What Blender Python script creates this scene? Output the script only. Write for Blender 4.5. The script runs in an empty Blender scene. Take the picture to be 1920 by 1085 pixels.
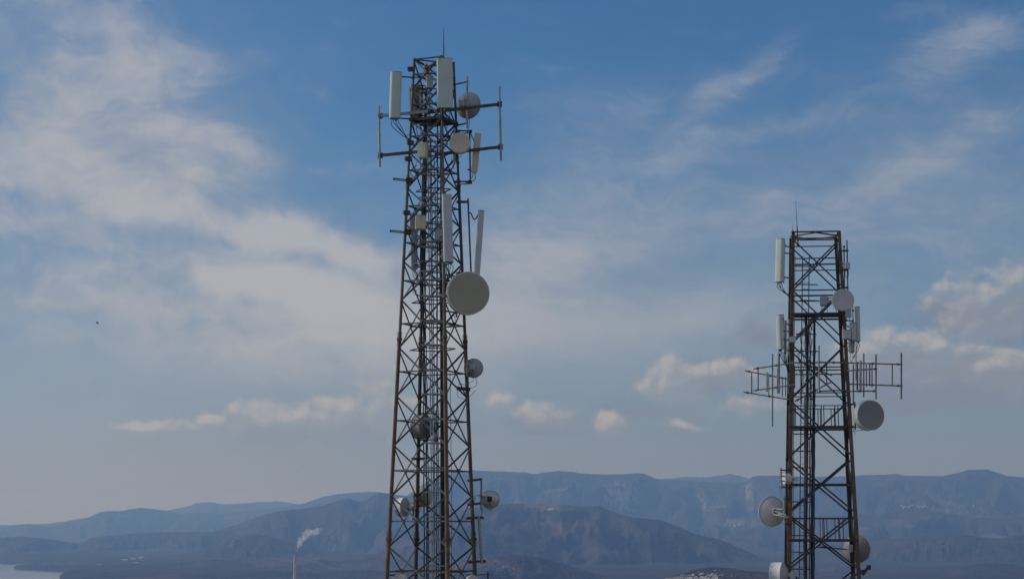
import bpy, bmesh, math, random
import numpy as np
from mathutils import Vector, Matrix
from mathutils.bvhtree import BVHTree

rnd = random.Random(7)
R = math.radians
S = bpy.context.scene
COL = S.collection

# sky and cloud radiance, in Nishita units (before the Background strength)
SKY_TINT = (0.37, 0.75, 1.14, 1)
VEIL = (3.9, 4.35, 5.3, 1)
LOW_LEFT = (5.2, 5.0, 5.3, 1)
LOW_RIGHT = (3.4, 3.5, 4.1, 1)
CLOUD_THIN = (4.3, 4.95, 6.2, 1)
CLOUD_LIT = (6.9, 6.95, 7.25, 1)
CLOUD_AWAY_FILL = (8.0, 7.4, 6.6, 1)  # unseen cloud, brightened to warm the light on camera-facing surfaces
CUM_DARK = (2.9, 3.15, 4.1, 1)
CUM_MID = (4.6, 4.75, 5.2, 1)
CUM_LIT = (7.1, 6.85, 6.7, 1)
CUM_AMT = 0.76
HAZE_COL = (0.28, 0.525, 1.0, 1)
HAZE_DENS = 5.7e-5
FILM = (3.9, 4.6, 5.9, 1)

# ------------------------------------------------------------------ camera
W, H, F = 1920.0, 1085.0, 3583.0          # photograph size, focal length in its pixels
CAMZ = 250.0                               # metres above the sea
PITCH = math.atan((990 - 542.5) / F)
cam_d = bpy.data.cameras.new("Camera")
cam = bpy.data.objects.new("Camera", cam_d)
COL.objects.link(cam)
cam.location = (0, 0, CAMZ)
cam.rotation_euler = (math.pi / 2 + PITCH, 0, 0)
cam_d.sensor_width = 36.0
cam_d.lens = 36.0 * F / W
cam_d.clip_start = 0.5
cam_d.clip_end = 200000.0
S.camera = cam

# ------------------------------------------------------------------ sun, exposure
SUN_AZ, SUN_EL = R(-80), R(34)             # azimuth from the view axis, negative to the left
sun_d = bpy.data.lights.new("Sun", 'SUN')
sun = bpy.data.objects.new("Sun", sun_d)
COL.objects.link(sun)
sd = Vector((math.sin(SUN_AZ) * math.cos(SUN_EL), math.cos(SUN_AZ) * math.cos(SUN_EL), math.sin(SUN_EL)))
sun.rotation_euler = sd.to_track_quat('Z', 'Y').to_euler()
sun_d.energy = 3.0
sun_d.angle = R(12)
sun_d.color = (1.0, 0.93, 0.84)
S.view_settings.view_transform = 'Standard'
S.view_settings.look = 'None'
S.view_settings.exposure = -0.55
S.view_settings.gamma = 1.0
S.cycles.volume_bounces = 3
S.cycles.max_bounces = 8

# ------------------------------------------------------------------ world: Nishita sky with clouds by direction
class Net:
    """small helper for chains of math nodes"""
    def __init__(s, tree): s.t = tree; s.n = tree.nodes; s.l = tree.links
    def put(s, sock, v):
        if isinstance(v, (int, float)): sock.default_value = v
        elif isinstance(v, tuple): sock.default_value = v
        else: s.l.new(v, sock)
    def m(s, op, a, b=None, c=None, clamp=False):
        k = s.n.new('ShaderNodeMath'); k.operation = op; k.use_clamp = clamp
        for i, v in enumerate((a, b, c)):
            if v is not None: s.put(k.inputs[i], v)
        return k.outputs[0]
    def add(s, a, b): return s.m('ADD', a, b)
    def sub(s, a, b): return s.m('SUBTRACT', a, b)
    def mul(s, a, b): return s.m('MULTIPLY', a, b)
    def mad(s, a, b, c): return s.m('MULTIPLY_ADD', a, b, c)
    def vec(s, x, y, z=0.0):
        k = s.n.new('ShaderNodeCombineXYZ')
        for i, v in enumerate((x, y, z)): s.put(k.inputs[i], v)
        return k.outputs[0]
    def noise(s, v, scale, detail=5.0, rough=0.55, dist=0.0):
        k = s.n.new('ShaderNodeTexNoise')
        s.put(k.inputs['Vector'], v)
        k.inputs['Scale'].default_value = scale; k.inputs['Detail'].default_value = detail
        k.inputs['Roughness'].default_value = rough; k.inputs['Distortion'].default_value = dist
        return k.outputs['Fac']
    def smooth(s, v, lo, hi, a=0.0, b=1.0):
        k = s.n.new('ShaderNodeMapRange'); k.interpolation_type = 'SMOOTHSTEP'
        for i, x in enumerate((v, lo, hi, a, b)): s.put(k.inputs[i], x)
        return k.outputs[0]
    def mix(s, f, a, b):
        k = s.n.new('ShaderNodeMix'); k.data_type = 'RGBA'; k.clamp_factor = True
        s.put(k.inputs['Factor'], f)
        s.put(k.inputs[6], a); s.put(k.inputs[7], b)
        return k.outputs[2]
    def tint(s, a, b):
        k = s.n.new('ShaderNodeMix'); k.data_type = 'RGBA'; k.blend_type = 'MULTIPLY'
        k.inputs['Factor'].default_value = 1.0
        s.put(k.inputs[6], a); s.put(k.inputs[7], b)
        return k.outputs[2]
    def blob(s, x, y, cx, cy, sx, sy, rot=0.0, w=1.0):
        """soft ellipse; rot in degrees, positive rises to the right; y grows upwards"""
        c, q = math.cos(R(rot)), math.sin(R(rot))
        dx, dy = s.sub(x, cx), s.sub(y, cy)
        u = s.mad(dx, c / sx, s.mul(dy, q / sx))
        v = s.mad(dy, c / sy, s.mul(dx, -q / sy))
        r = s.mad(u, u, s.mul(v, v))
        return s.mul(s.m('EXPONENT', s.mul(r, -1.0)), w)
    def total(s, items):
        t = items[0]
        for i in items[1:]: t = s.add(t, i)
        return t

world = bpy.data.worlds.new("World")
S.world = world
world.use_nodes = True
wt = world.node_tree
for n in list(wt.nodes): wt.nodes.remove(n)
g = Net(wt)
tc = wt.nodes.new('ShaderNodeTexCoord')
sp = wt.nodes.new('ShaderNodeSeparateXYZ')
wt.links.new(tc.outputs['Generated'], sp.inputs[0])
az = g.m('ARCTAN2', sp.outputs[0], sp.outputs[1])
el = g.m('ARCSINE', sp.outputs[2])
X = g.mul(az, F / 1000.0)                  # about thousand-pixel units across
Y = g.mul(el, F / 1000.0)                  # and up from the horizon
def bx(px): return math.atan((px - 960) / F) * F / 1000.0
def by(py): return math.atan((990 - py) / F) * F / 1000.0
def B(cx, cy, sx, sy, rot=0, w=1.0):
    return g.blob(X, Y, bx(cx), by(cy), sx / 1000.0, sy / 1000.0, rot, w)

sky = wt.nodes.new('ShaderNodeTexSky')
sky.sky_type = 'NISHITA'
sky.sun_disc = False
sky.sun_elevation = SUN_EL
sky.sun_rotation = SUN_AZ
sky.altitude = 250
sky.air_density = 1.0
sky.dust_density = 1.2
sky.ozone_density = 1.5
blue = g.tint(sky.outputs[0], SKY_TINT)

# high cloud sheets
V0 = g.vec(X, Y)
def warped(v, scale, amp, detail=4.0, rough=.55):
    k = wt.nodes.new('ShaderNodeTexNoise'); wt.links.new(v, k.inputs['Vector'])
    k.inputs['Scale'].default_value = scale; k.inputs['Detail'].default_value = detail; k.inputs['Roughness'].default_value = rough
    c = wt.nodes.new('ShaderNodeVectorMath'); c.operation = 'SUBTRACT'; wt.links.new(k.outputs['Color'], c.inputs[0]); c.inputs[1].default_value = (.5, .5, .5)
    q = wt.nodes.new('ShaderNodeVectorMath'); q.operation = 'MULTIPLY_ADD'
    wt.links.new(c.outputs[0], q.inputs[0]); q.inputs[1].default_value = (amp, amp, 0); wt.links.new(v, q.inputs[2])
    return q.outputs[0]
VW = warped(V0, 5.0, .16)
def mapped(v, rot, sx, sy, off=0.0):
    k = wt.nodes.new('ShaderNodeMapping'); wt.links.new(v, k.inputs[0])
    k.inputs['Rotation'].default_value = (0, 0, R(rot)); k.inputs['Scale'].default_value = (sx, sy, 1)
    k.inputs['Location'].default_value = (off, off * 0.7, off)
    return k.outputs[0]
n_puff = g.noise(mapped(VW, 0, 1, 1.25, 3.1), 7.5, 7, 0.52)
n_big = g.noise(mapped(VW, 12, 1, 1.8, 8.3), 2.6, 4, 0.5)
n_streak = g.noise(mapped(VW, -11, 0.5, 2.2, 5.2), 7.0, 7, 0.62)
n_mid = g.noise(mapped(VW, 8, 1, 1.5, 6.6), 16.0, 6, 0.58)
n_fine = g.noise(mapped(VW, -10, 0.8, 1.9, 1.7), 24.0, 5, 0.62)
# the positions of the patches are bent too, so that none keeps an even outline
sw = wt.nodes.new('ShaderNodeSeparateXYZ'); wt.links.new(warped(V0, 3.2, .20, 5, .5), sw.inputs[0])
XW, YW = sw.outputs[0], sw.outputs[1]
def B(cx, cy, sx, sy, rot=0, w=1.0):
    return g.blob(XW, YW, bx(cx), by(cy), sx / 1000.0, sy / 1000.0, rot, w)
left = g.total([
    B(70, 20, 200, 80, -8, .62), B(260, 80, 130, 90, -25, .52), B(20, 190, 120, 90, 0, .36), B(150, 210, 150, 80, 0, .42), B(300, 200, 110, 80, -20, .46), B(200, 300, 220, 60, -10, .44),
    B(10, 320, 130, 90, 0, .46), B(400, 258, 130, 34, -12, .48), B(560, 285, 170, 22, -4, .26), B(420, 340, 150, 40, -8, .24),
    B(60, 430, 260, 100, 0, .60), B(280, 392, 230, 46, -17, .66), B(520, 440, 160, 46, -10, .74), B(660, 490, 110, 55, -25, .50),
    B(510, 552, 180, 45, -14, .80), B(250, 590, 420, 120, 0, .50), B(60, 760, 320, 160, 0, .38), B(620, 660, 330, 120, 0, .40)])
right = g.total([
    B(850, 600, 330, 160, 0, .36), B(980, 410, 130, 60, -10, .40), B(1100, 480, 130, 36, 8, .46), B(940, 480, 150, 60, 0, .38), B(1000, 570, 240, 60, 0, .28),
    B(1150, 190, 120, 70, -15, .40), B(1345, 150, 46, 76, -30, .58), B(1460, 80, 80, 32, 25, .52), B(1400, 120, 70, 22, 15, .34), B(1080, 250, 120, 60, 0, .22),
    B(1300, 285, 200, 44, 14, .46), B(1380, 225, 130, 26, 10, .34), B(1560, 195, 130, 28, 8, .38), B(1220, 340, 220, 60, 6, .24),
    B(1790, 115, 110, 70, 20, .66), B(1885, 60, 80, 60, 0, .52), B(1720, 20, 60, 28, 0, .38), B(1600, 345, 330, 60, 13, .36), B(1330, 400, 280, 50, 5, .44),
    B(1820, 300, 220, 50, 15, .42), B(1860, 440, 260, 80, 10, .50), B(1560, 440, 240, 60, 6, .26), B(1050, 330, 100, 60, 0, .30), B(1150, 610, 320, 80, 0, .40), B(1560, 570, 420, 80, 6, .46), B(1300, 700, 700, 90, 0, .40)])
away = g.smooth(g.m('ABSOLUTE', X), 1.15, 1.9, 0.0, 0.62)     # unseen broken cloud added beside and behind the view to brighten the scene
overhead = g.smooth(Y, 1.25, 2.2, 0.0, 0.35)
cover = g.total([left, right, g.m('MAXIMUM', away, overhead)])
dens_l = g.mad(g.sub(n_puff, .5), 1.25, g.mad(g.sub(g.add(n_mid, n_streak), 1.0), .85, g.mul(g.sub(n_big, .5), .55)))
dens_r = g.mad(g.sub(n_streak, .5), 1.0, g.mad(g.sub(n_fine, .5), .70, g.mul(g.sub(n_big, .5), .5)))
side = g.smooth(X, -0.35, 0.1)
nz = g.add(g.mul(dens_l, g.sub(1.0, side)), g.mul(dens_r, side))
# low in the sky the sheet turns to an even veil
calm = g.smooth(Y, 0.10, 0.62, 0.16, 1.0)
body = g.mad(nz, calm, cover)
sheet = g.smooth(body, 0.0, 1.18)
thin = g.smooth(g.m('ABSOLUTE', X), 1.15, 1.9, g.smooth(X, -0.35, 0.25, g.smooth(Y, 0.35, 0.75, 0.90, 0.68), 0.56), 1.0)
veil = g.smooth(Y, 0.70, 0.04, 0.0, 0.70)
away_l = g.smooth(g.m('ABSOLUTE', X), 1.2, 2.4)
lit_col = g.mix(away_l, CLOUD_LIT, CLOUD_AWAY_FILL)
sheet_col = g.mix(g.smooth(body, .25, 1.35), CLOUD_THIN, lit_col)
low_col = g.mix(g.smooth(X, -0.9, 0.7), LOW_LEFT, LOW_RIGHT)
veil_col = g.mix(g.smooth(Y, 0.02, 0.42), low_col, VEIL)
c1 = g.mix(veil, blue, veil_col)
film = g.total([B(120, 280, 360, 280, 0, .60), B(330, 330, 260, 120, -15, .25), B(950, 480, 300, 160, 0, .30), B(1450, 400, 420, 180, 10, .32), B(1850, 330, 260, 160, 0, .20), B(1150, 190, 160, 70, 0, .14)])
film = g.m('MULTIPLY', film, g.mad(g.sub(g.add(n_streak, n_mid), 1.0), 1.1, 1.0), None, True)
c1 = g.mix(film, c1, FILM)
c1 = g.mix(g.mul(sheet, thin), c1, sheet_col)

# cumulus low over the hills
CW = wt.nodes.new('ShaderNodeSeparateXYZ'); wt.links.new(warped(V0, 12.0, .05, 5, .55), CW.inputs[0])
def mask(x, y, blobs):
    t = None
    for (cx, cy, sx, sy, w) in blobs:
        b = g.blob(x, y, bx(cx), by(cy), sx / 1000.0, sy / 1000.0, 0, w)
        t = b if t is None else g.m('MAXIMUM', t, b)
    return t
PALE = [(265, 806, 60, 16, .95), (345, 803, 50, 18, .95), (400, 798, 50, 24, 1.05), (475, 786, 76, 38, 1.15), (560, 786, 84, 36, 1.15), (635, 778, 76, 44, 1.15), (725, 760, 74, 60, 1.05),
        (940, 748, 36, 30, 1.0), (1012, 777, 64, 30, 1.1), (1142, 797, 36, 24, 1.0), (1275, 716, 84, 42, 1.1), (1375, 705, 70, 30, .95), (1400, 765, 110, 26, .7), (1285, 800, 50, 14, .7),
        (1650, 668, 90, 50, 1.2), (1770, 676, 120, 50, 1.2), (1870, 700, 90, 50, 1.2), (1845, 592, 96, 70, 1.15), (1905, 558, 66, 56, 1.1)]
GREY = [(1360, 712, 90, 36, .9), (1425, 634, 64, 34, .9), (1700, 712, 170, 44, 1.2), (1830, 718, 130, 48, 1.2), (1790, 605, 90, 40, 1.0), (1900, 620, 80, 50, 1.0), (1740, 755, 200, 30, .9), (1010, 800, 110, 22, .7), (760, 810, 190, 30, .7), (540, 815, 220, 22, .7), (1560, 725, 130, 30, .8), (1180, 775, 90, 22, .7)]
cx_, cy_ = CW.outputs[0], CW.outputs[1]
def puffs(dx, dy):
    v = g.vec(g.add(X, dx), g.mul(g.add(Y, dy), 1.15))
    return g.noise(v, 19.0, 8, .56)
pm_ = mask(cx_, cy_, PALE)
pmb = mask(g.add(cx_, -0.009), g.add(cy_, 0.015), PALE)
pale = g.mad(g.sub(puffs(0, 0), .5), 1.6, pm_)
pale_b = g.mad(g.sub(puffs(-0.009, 0.015), .5), 1.6, pmb)
grey = g.mad(g.sub(puffs(.31, .17), .5), 1.3, mask(cx_, cy_, GREY))
c2 = g.mix(g.mul(g.smooth(grey, .15, .95), .70), c1, CUM_DARK)
lit = g.smooth(g.sub(pale, pale_b), -0.16, 0.62)
cum_col = g.mix(lit, CUM_MID, CUM_LIT)
c2 = g.mix(g.mul(g.mul(g.smooth(pale, .26, .74), CUM_AMT), g.mad(lit, .58, .42)), c2, cum_col)
bg = wt.nodes.new('ShaderNodeBackground')
wt.links.new(c2, bg.inputs['Color'])
bg.inputs['Strength'].default_value = 0.1
wo = wt.nodes.new('ShaderNodeOutputWorld')
wt.links.new(bg.outputs[0], wo.inputs['Surface'])

# ------------------------------------------------------------------ helpers
CP, SPT = math.cos(PITCH), math.sin(PITCH)
def ray(px, py):
    u, v = (px - W / 2) / F, (H / 2 - py) / F
    return Vector((u, CP - v * SPT, SPT + v * CP))
def at(px, py, Yd):
    """the point seen at a pixel on the upright plane Yd metres ahead"""
    r = ray(px, py)
    return Vector((0, 0, CAMZ)) + r * (Yd / r.y)
def mpp(Yd, py=600.0):
    """metres per photograph pixel at that depth"""
    return Yd / ray(960, py).y / F

def tag(o, label, cat, group=None, kind=None):
    if label: o["label"] = label
    if cat: o["category"] = cat
    if group: o["group"] = group
    if kind: o["kind"] = kind
    return o
ORG = {}
def thing(name, label, cat, loc, group=None):
    o = bpy.data.objects.new(name, None); COL.objects.link(o)
    o.empty_display_size = 0.3
    o.location = loc
    ORG[o.name] = Vector(loc)
    return tag(o, label, cat, group)
def obj(name, bm, mat, parent=None, smooth=True, label=None):
    """links bm (in world coordinates) as one mesh object, under parent if given"""
    o0 = ORG[parent.name] if parent is not None else None
    if o0 is None:
        vs = [v.co for v in bm.verts]
        o0 = sum(vs, Vector()) / max(1, len(vs))
    for v in bm.verts: v.co -= o0
    me = bpy.data.meshes.new(name)
    if smooth:
        for f in bm.faces: f.smooth = True
    bm.to_mesh(me); bm.free()
    o = bpy.data.objects.new(name, me); COL.objects.link(o)
    if isinstance(mat, (list, tuple)):
        for x in mat: me.materials.append(x)
    elif mat: me.materials.append(mat)
    if parent is not None: o.parent = parent
    else: o.location = o0
    if smooth:
        me.set_sharp_from_angle(angle=R(38))
    ORG[o.name] = Vector(o0)
    if label: o["label"] = label
    return o
def BM(): return bmesh.new()
def frame(d):
    d = Vector(d).normalized()
    up = Vector((0, 0, 1)) if abs(d.z) < 0.95 else Vector((0, 1, 0))
    x = d.cross(up).normalized()
    return d, x, x.cross(d).normalized()
def ringset(bm, rings, close=True, cap=True):
    vs = [[bm.verts.new(p) for p in r] for r in rings]
    for a, b in zip(vs, vs[1:]):
        n = len(a)
        for i in range(n if close else n - 1):
            j = (i + 1) % n
            bm.faces.new((a[i], a[j], b[j], b[i]))
    if cap:
        bm.faces.new(list(reversed(vs[0]))); bm.faces.new(vs[-1])
    return vs
def tube(bm, p0, p1, r, seg=8, r1=None):
    p0, p1 = Vector(p0), Vector(p1)
    d, x, y = frame(p1 - p0)
    r1 = r if r1 is None else r1
    rings = [[p + (x * math.cos(2 * math.pi * k / seg) + y * math.sin(2 * math.pi * k / seg)) * q for k in range(seg)] for p, q in ((p0, r), (p1, r1))]
    ringset(bm, rings)
def path(bm, pts, r, seg=6):
    pts = [Vector(p) for p in pts]
    rings = []
    for i, p in enumerate(pts):
        d = pts[min(i + 1, len(pts) - 1)] - pts[max(i - 1, 0)]
        if d.length < 1e-9: d = Vector((0, 0, 1))
        d, x, y = frame(d)
        rings.append([p + (x * math.cos(2 * math.pi * k / seg) + y * math.sin(2 * math.pi * k / seg)) * r for k in range(seg)])
    ringset(bm, rings)
def curve(pts, n=6):
    """Catmull-Rom through pts"""
    pts = [Vector(p) for p in pts]
    q = [pts[0] * 2 - pts[1]] + pts + [pts[-1] * 2 - pts[-2]]
    out = []
    for i in range(1, len(q) - 2):
        a, b, c, d = q[i - 1:i + 3]
        for k in range(n):
            t = k / n
            out.append(0.5 * ((2 * b) + (c - a) * t + (2 * a - 5 * b + 4 * c - d) * t * t + (3 * b - a - 3 * c + d) * t ** 3))
    out.append(pts[-1])
    return out
def box(bm, c, ax, ay, az_):
    """box about c with half-extent vectors"""
    c = Vector(c); ax, ay, az_ = Vector(ax), Vector(ay), Vector(az_)
    if ax.cross(ay).dot(az_) < 0: ay = -ay
    v = [bm.verts.new(c + ax * i + ay * j + az_ * k) for k in (-1, 1) for j in (-1, 1) for i in (-1, 1)]
    for f in ((0, 2, 3, 1), (4, 5, 7, 6), (0, 1, 5, 4), (2, 6, 7, 3), (0, 4, 6, 2), (1, 3, 7, 5)):
        bm.faces.new([v[i] for i in f])
def bar(bm, p0, p1, w, t, up=None):
    """flat bar from p0 to p1: w wide along up (roughly), t thick"""
    p0, p1 = Vector(p0), Vector(p1)
    d = (p1 - p0)
    L = d.length; d.normalize()
    u = Vector(up) if up is not None else frame(d)[2]
    u = (u - d * u.dot(d)).normalized()
    s = d.cross(u)
    box(bm, (p0 + p1) / 2, d * L / 2, s * t / 2, u * w / 2)
def angle_iron(bm, p0, p1, w, t, nrm):
    """L profile from p0 to p1, one flange flat against nrm, the other standing along it"""
    p0, p1 = Vector(p0), Vector(p1)
    d = (p1 - p0).normalized()
    n = Vector(nrm); n = (n - d * n.dot(d)).normalized()
    s = d.cross(n)
    prof = [(-w / 2, 0), (w / 2, 0), (w / 2, t), (-w / 2 + t, t), (-w / 2 + t, w), (-w / 2, w)]
    rings = [[p + s * a + n * b for a, b in prof] for p in (p0, p1)]
    ringset(bm, rings)
def rounded_rect(w, d, r, n=4):
    pts = []
    for cx, cy, a0 in ((w / 2 - r, d / 2 - r, 0), (-w / 2 + r, d / 2 - r, 90), (-w / 2 + r, -d / 2 + r, 180), (w / 2 - r, -d / 2 + r, 270)):
        for k in range(n + 1):
            a = R(a0 + 90 * k / n)
            pts.append((cx + r * math.cos(a), cy + r * math.sin(a)))
    return pts
def lathe(bm, c, d, prof, seg=40):
    """profile [(along, radius)] turned about d through c"""
    d, x, y = frame(d)
    prev = None
    for (a, q) in prof:
        if q < 1e-6: cur = [bm.verts.new(c + d * a)]
        else: cur = [bm.verts.new(c + d * a + (x * math.cos(2 * math.pi * k / seg) + y * math.sin(2 * math.pi * k / seg)) * q) for k in range(seg)]
        if prev is not None:
            if len(prev) == 1 and len(cur) > 1:
                for k in range(seg): bm.faces.new((prev[0], cur[(k + 1) % seg], cur[k]))
            elif len(cur) == 1 and len(prev) > 1:
                for k in range(seg): bm.faces.new((prev[k], prev[(k + 1) % seg], cur[0]))
            elif len(cur) > 1:
                for k in range(seg): bm.faces.new((prev[k], prev[(k + 1) % seg], cur[(k + 1) % seg], cur[k]))
        prev = cur

# ------------------------------------------------------------------ materials
def new_mat(name):
    m = bpy.data.materials.new(name); m.use_nodes = True
    t = m.node_tree
    return m, t, t.nodes['Principled BSDF']
def painted(name, col, rough=0.5, vary=0.12, scale=3.0, dirt=None, dirt_amt=0.0, metal=0.0, bump=0.0, streak=False):
    m, t, b = new_mat(name)
    k = Net(t)
    tcn = t.nodes.new('ShaderNodeTexCoord')
    v = tcn.outputs['Object']
    n1 = k.noise(v, scale, 5, 0.6)
    lo = tuple(max(0, c * (1 - vary)) for c in col) + (1,)
    hi = tuple(min(1, c * (1 + vary)) for c in col) + (1,)
    c = k.mix(k.smooth(n1, .3, .7), lo, hi)
    if dirt:
        vv = v
        if streak:
            mp = t.nodes.new('ShaderNodeMapping'); t.links.new(v, mp.inputs[0]); mp.inputs['Scale'].default_value = (1, 1, .16); vv = mp.outputs[0]
        n2 = k.noise(vv, scale * 2.1, 6, 0.65)
        c = k.mix(k.smooth(n2, .62 - .35 * dirt_amt, .78 - .25 * dirt_amt), c, dirt + (1,))
    t.links.new(c, b.inputs['Base Color'])
    k.put(b.inputs['Roughness'], k.mad(n1, .25, rough - .12))
    b.inputs['Metallic'].default_value = metal
    if bump:
        bn = t.nodes.new('ShaderNodeBump'); bn.inputs['Strength'].default_value = bump; bn.inputs['Distance'].default_value = 0.01
        t.links.new(k.noise(v, scale * 8, 4), bn.inputs['Height']); t.links.new(bn.outputs[0], b.inputs['Normal'])
    return m
M = {}
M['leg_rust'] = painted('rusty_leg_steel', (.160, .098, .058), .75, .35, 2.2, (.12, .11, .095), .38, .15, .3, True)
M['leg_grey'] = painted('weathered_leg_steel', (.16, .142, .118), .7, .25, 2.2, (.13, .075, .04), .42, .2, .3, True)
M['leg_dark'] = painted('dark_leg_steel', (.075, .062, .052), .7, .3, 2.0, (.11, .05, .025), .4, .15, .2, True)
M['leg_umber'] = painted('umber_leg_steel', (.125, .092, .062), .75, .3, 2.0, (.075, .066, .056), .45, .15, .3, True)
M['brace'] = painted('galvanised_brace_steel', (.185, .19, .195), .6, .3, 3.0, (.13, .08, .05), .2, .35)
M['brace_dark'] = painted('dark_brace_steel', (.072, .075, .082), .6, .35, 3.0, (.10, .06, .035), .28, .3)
M['brace_rust'] = painted('rusty_brace_steel', (.095, .066, .045), .7, .35, 3.0, (.05, .045, .042), .35, .2)
M['galv'] = painted('galvanised_steel', (.36, .37, .37), .5, .2, 4.0, (.16, .12, .09), .12, .5)
M['pale_pole'] = painted('pale_galvanised_pole', (.36, .35, .33), .5, .2, 4.0, (.18, .13, .09), .2, .4)
M['bolt'] = painted('rusty_clamp_steel', (.10, .06, .03), .7, .45, 6.0, (.06, .05, .045), .45, .2)
M['black'] = painted('black_cable', (.022, .024, .030), .55, .3, 2.0)
M['cable_grey'] = painted('grey_cable', (.13, .13, .12), .6, .3, 2.0)
M['white'] = painted('white_radome_plastic', (.56, .63, .585), .42, .05, 1.2, (.42, .43, .39), .18, 0, 0, True)
M['pale'] = painted('pale_grey_plastic', (.54, .56, .58), .42, .05, 1.2, (.42, .41, .38), .15, 0, 0, True)
M['beige'] = painted('beige_radome_plastic', (.64, .59, .45), .5, .07, 1.3, (.42, .36, .24), .25, 0, 0, True)
M['drum_beige'] = painted('weathered_radome_skin', (.40, .375, .275), .6, .06, 1.0, (.36, .34, .26), .22, 0, 0, True)
M['drum_grey'] = painted('grey_radome_skin', (.27, .28, .275), .6, .05, 1.0, (.22, .22, .21), .2, 0, 0, True)
M['drum_mauve'] = painted('dusty_radome_skin', (.60, .57, .57), .6, .05, 1.0, (.48, .45, .43), .2, 0, 0, True)
M['dish_white'] = painted('white_dish_paint', (.68, .69, .68), .5, .06, 1.4, (.45, .43, .40), .22)
M['dish_grey'] = painted('grey_dish_paint', (.40, .40, .42), .45, .08, 1.4, (.30, .28, .27), .25)
M['dish_alu'] = painted('bare_aluminium', (.52, .52, .50), .34, .10, 3.0, (.3, .28, .25), .2, .6)
M['dark_box'] = painted('dark_electronics_case', (.035, .037, .042), .5, .3, 3.0)
M['brown_panel'] = painted('brown_weathered_panel', (.17, .13, .11), .65, .2, 2.0, (.10, .07, .055), .35, 0, 0, True)
M['grey_panel'] = painted('grey_panel_paint', (.30, .31, .35), .6, .1, 2.0, (.2, .2, .2), .25)
M['lamp_red'] = painted('red_lamp_lens', (.50, .14, .07), .3, .15, 5.0)
M['grating'] = painted('dark_platform_grating', (.06, .058, .055), .75, .3, 3.0, (.1, .06, .03), .3)
M['dish_mid'] = painted('light_grey_dish_paint', (.66, .65, .65), .5, .08, 1.4, (.42, .40, .38), .25)
M['dish_dim'] = painted('dull_grey_dish_paint', (.24, .235, .235), .55, .1, 1.4, (.17, .16, .15), .25)

# ------------------------------------------------------------------ terrain
def perlin(x, y, seed=0):
    """2-D gradient noise, numpy, about -0.7..0.7"""
    rs = np.random.RandomState(seed)
    perm = rs.permutation(512)
    perm = np.concatenate([perm, perm])
    ang = rs.rand(512) * 2 * np.pi
    gx, gy = np.cos(ang), np.sin(ang)
    xi = np.floor(x).astype(np.int64); yi = np.floor(y).astype(np.int64)
    fx, fy = x - xi, y - yi
    u = fx * fx * fx * (fx * (fx * 6 - 15) + 10); v = fy * fy * fy * (fy * (fy * 6 - 15) + 10)
    def gr(ix, iy, dx, dy):
        h = perm[perm[ix & 511] + (iy & 511)]
        h = h & 511
        return gx[h] * dx + gy[h] * dy
    a = gr(xi, yi, fx, fy); b = gr(xi + 1, yi, fx - 1, fy)
    c = gr(xi, yi + 1, fx, fy - 1); d = gr(xi + 1, yi + 1, fx - 1, fy - 1)
    return (a + (b - a) * u) + ((c + (d - c) * u) - (a + (b - a) * u)) * v
def fbm(x, y, octaves, seed, gain=0.5, ridged=False):
    t = np.zeros_like(x); amp = 1.0; tot = 0.0
    for o in range(octaves):
        n = perlin(x * 2 ** o + 13.7 * o, y * 2 ** o - 7.1 * o, seed + o)
        if ridged: n = 1.0 - np.abs(n) * 2.2
        t += n * amp; tot += amp; amp *= gain
    return t / tot
def tan_el(px, py):
    u = (px - W / 2) / F; v = (H / 2 - py) / F
    return (SPT + v * CP) / np.hypot(u, CP - v * SPT)

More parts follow.
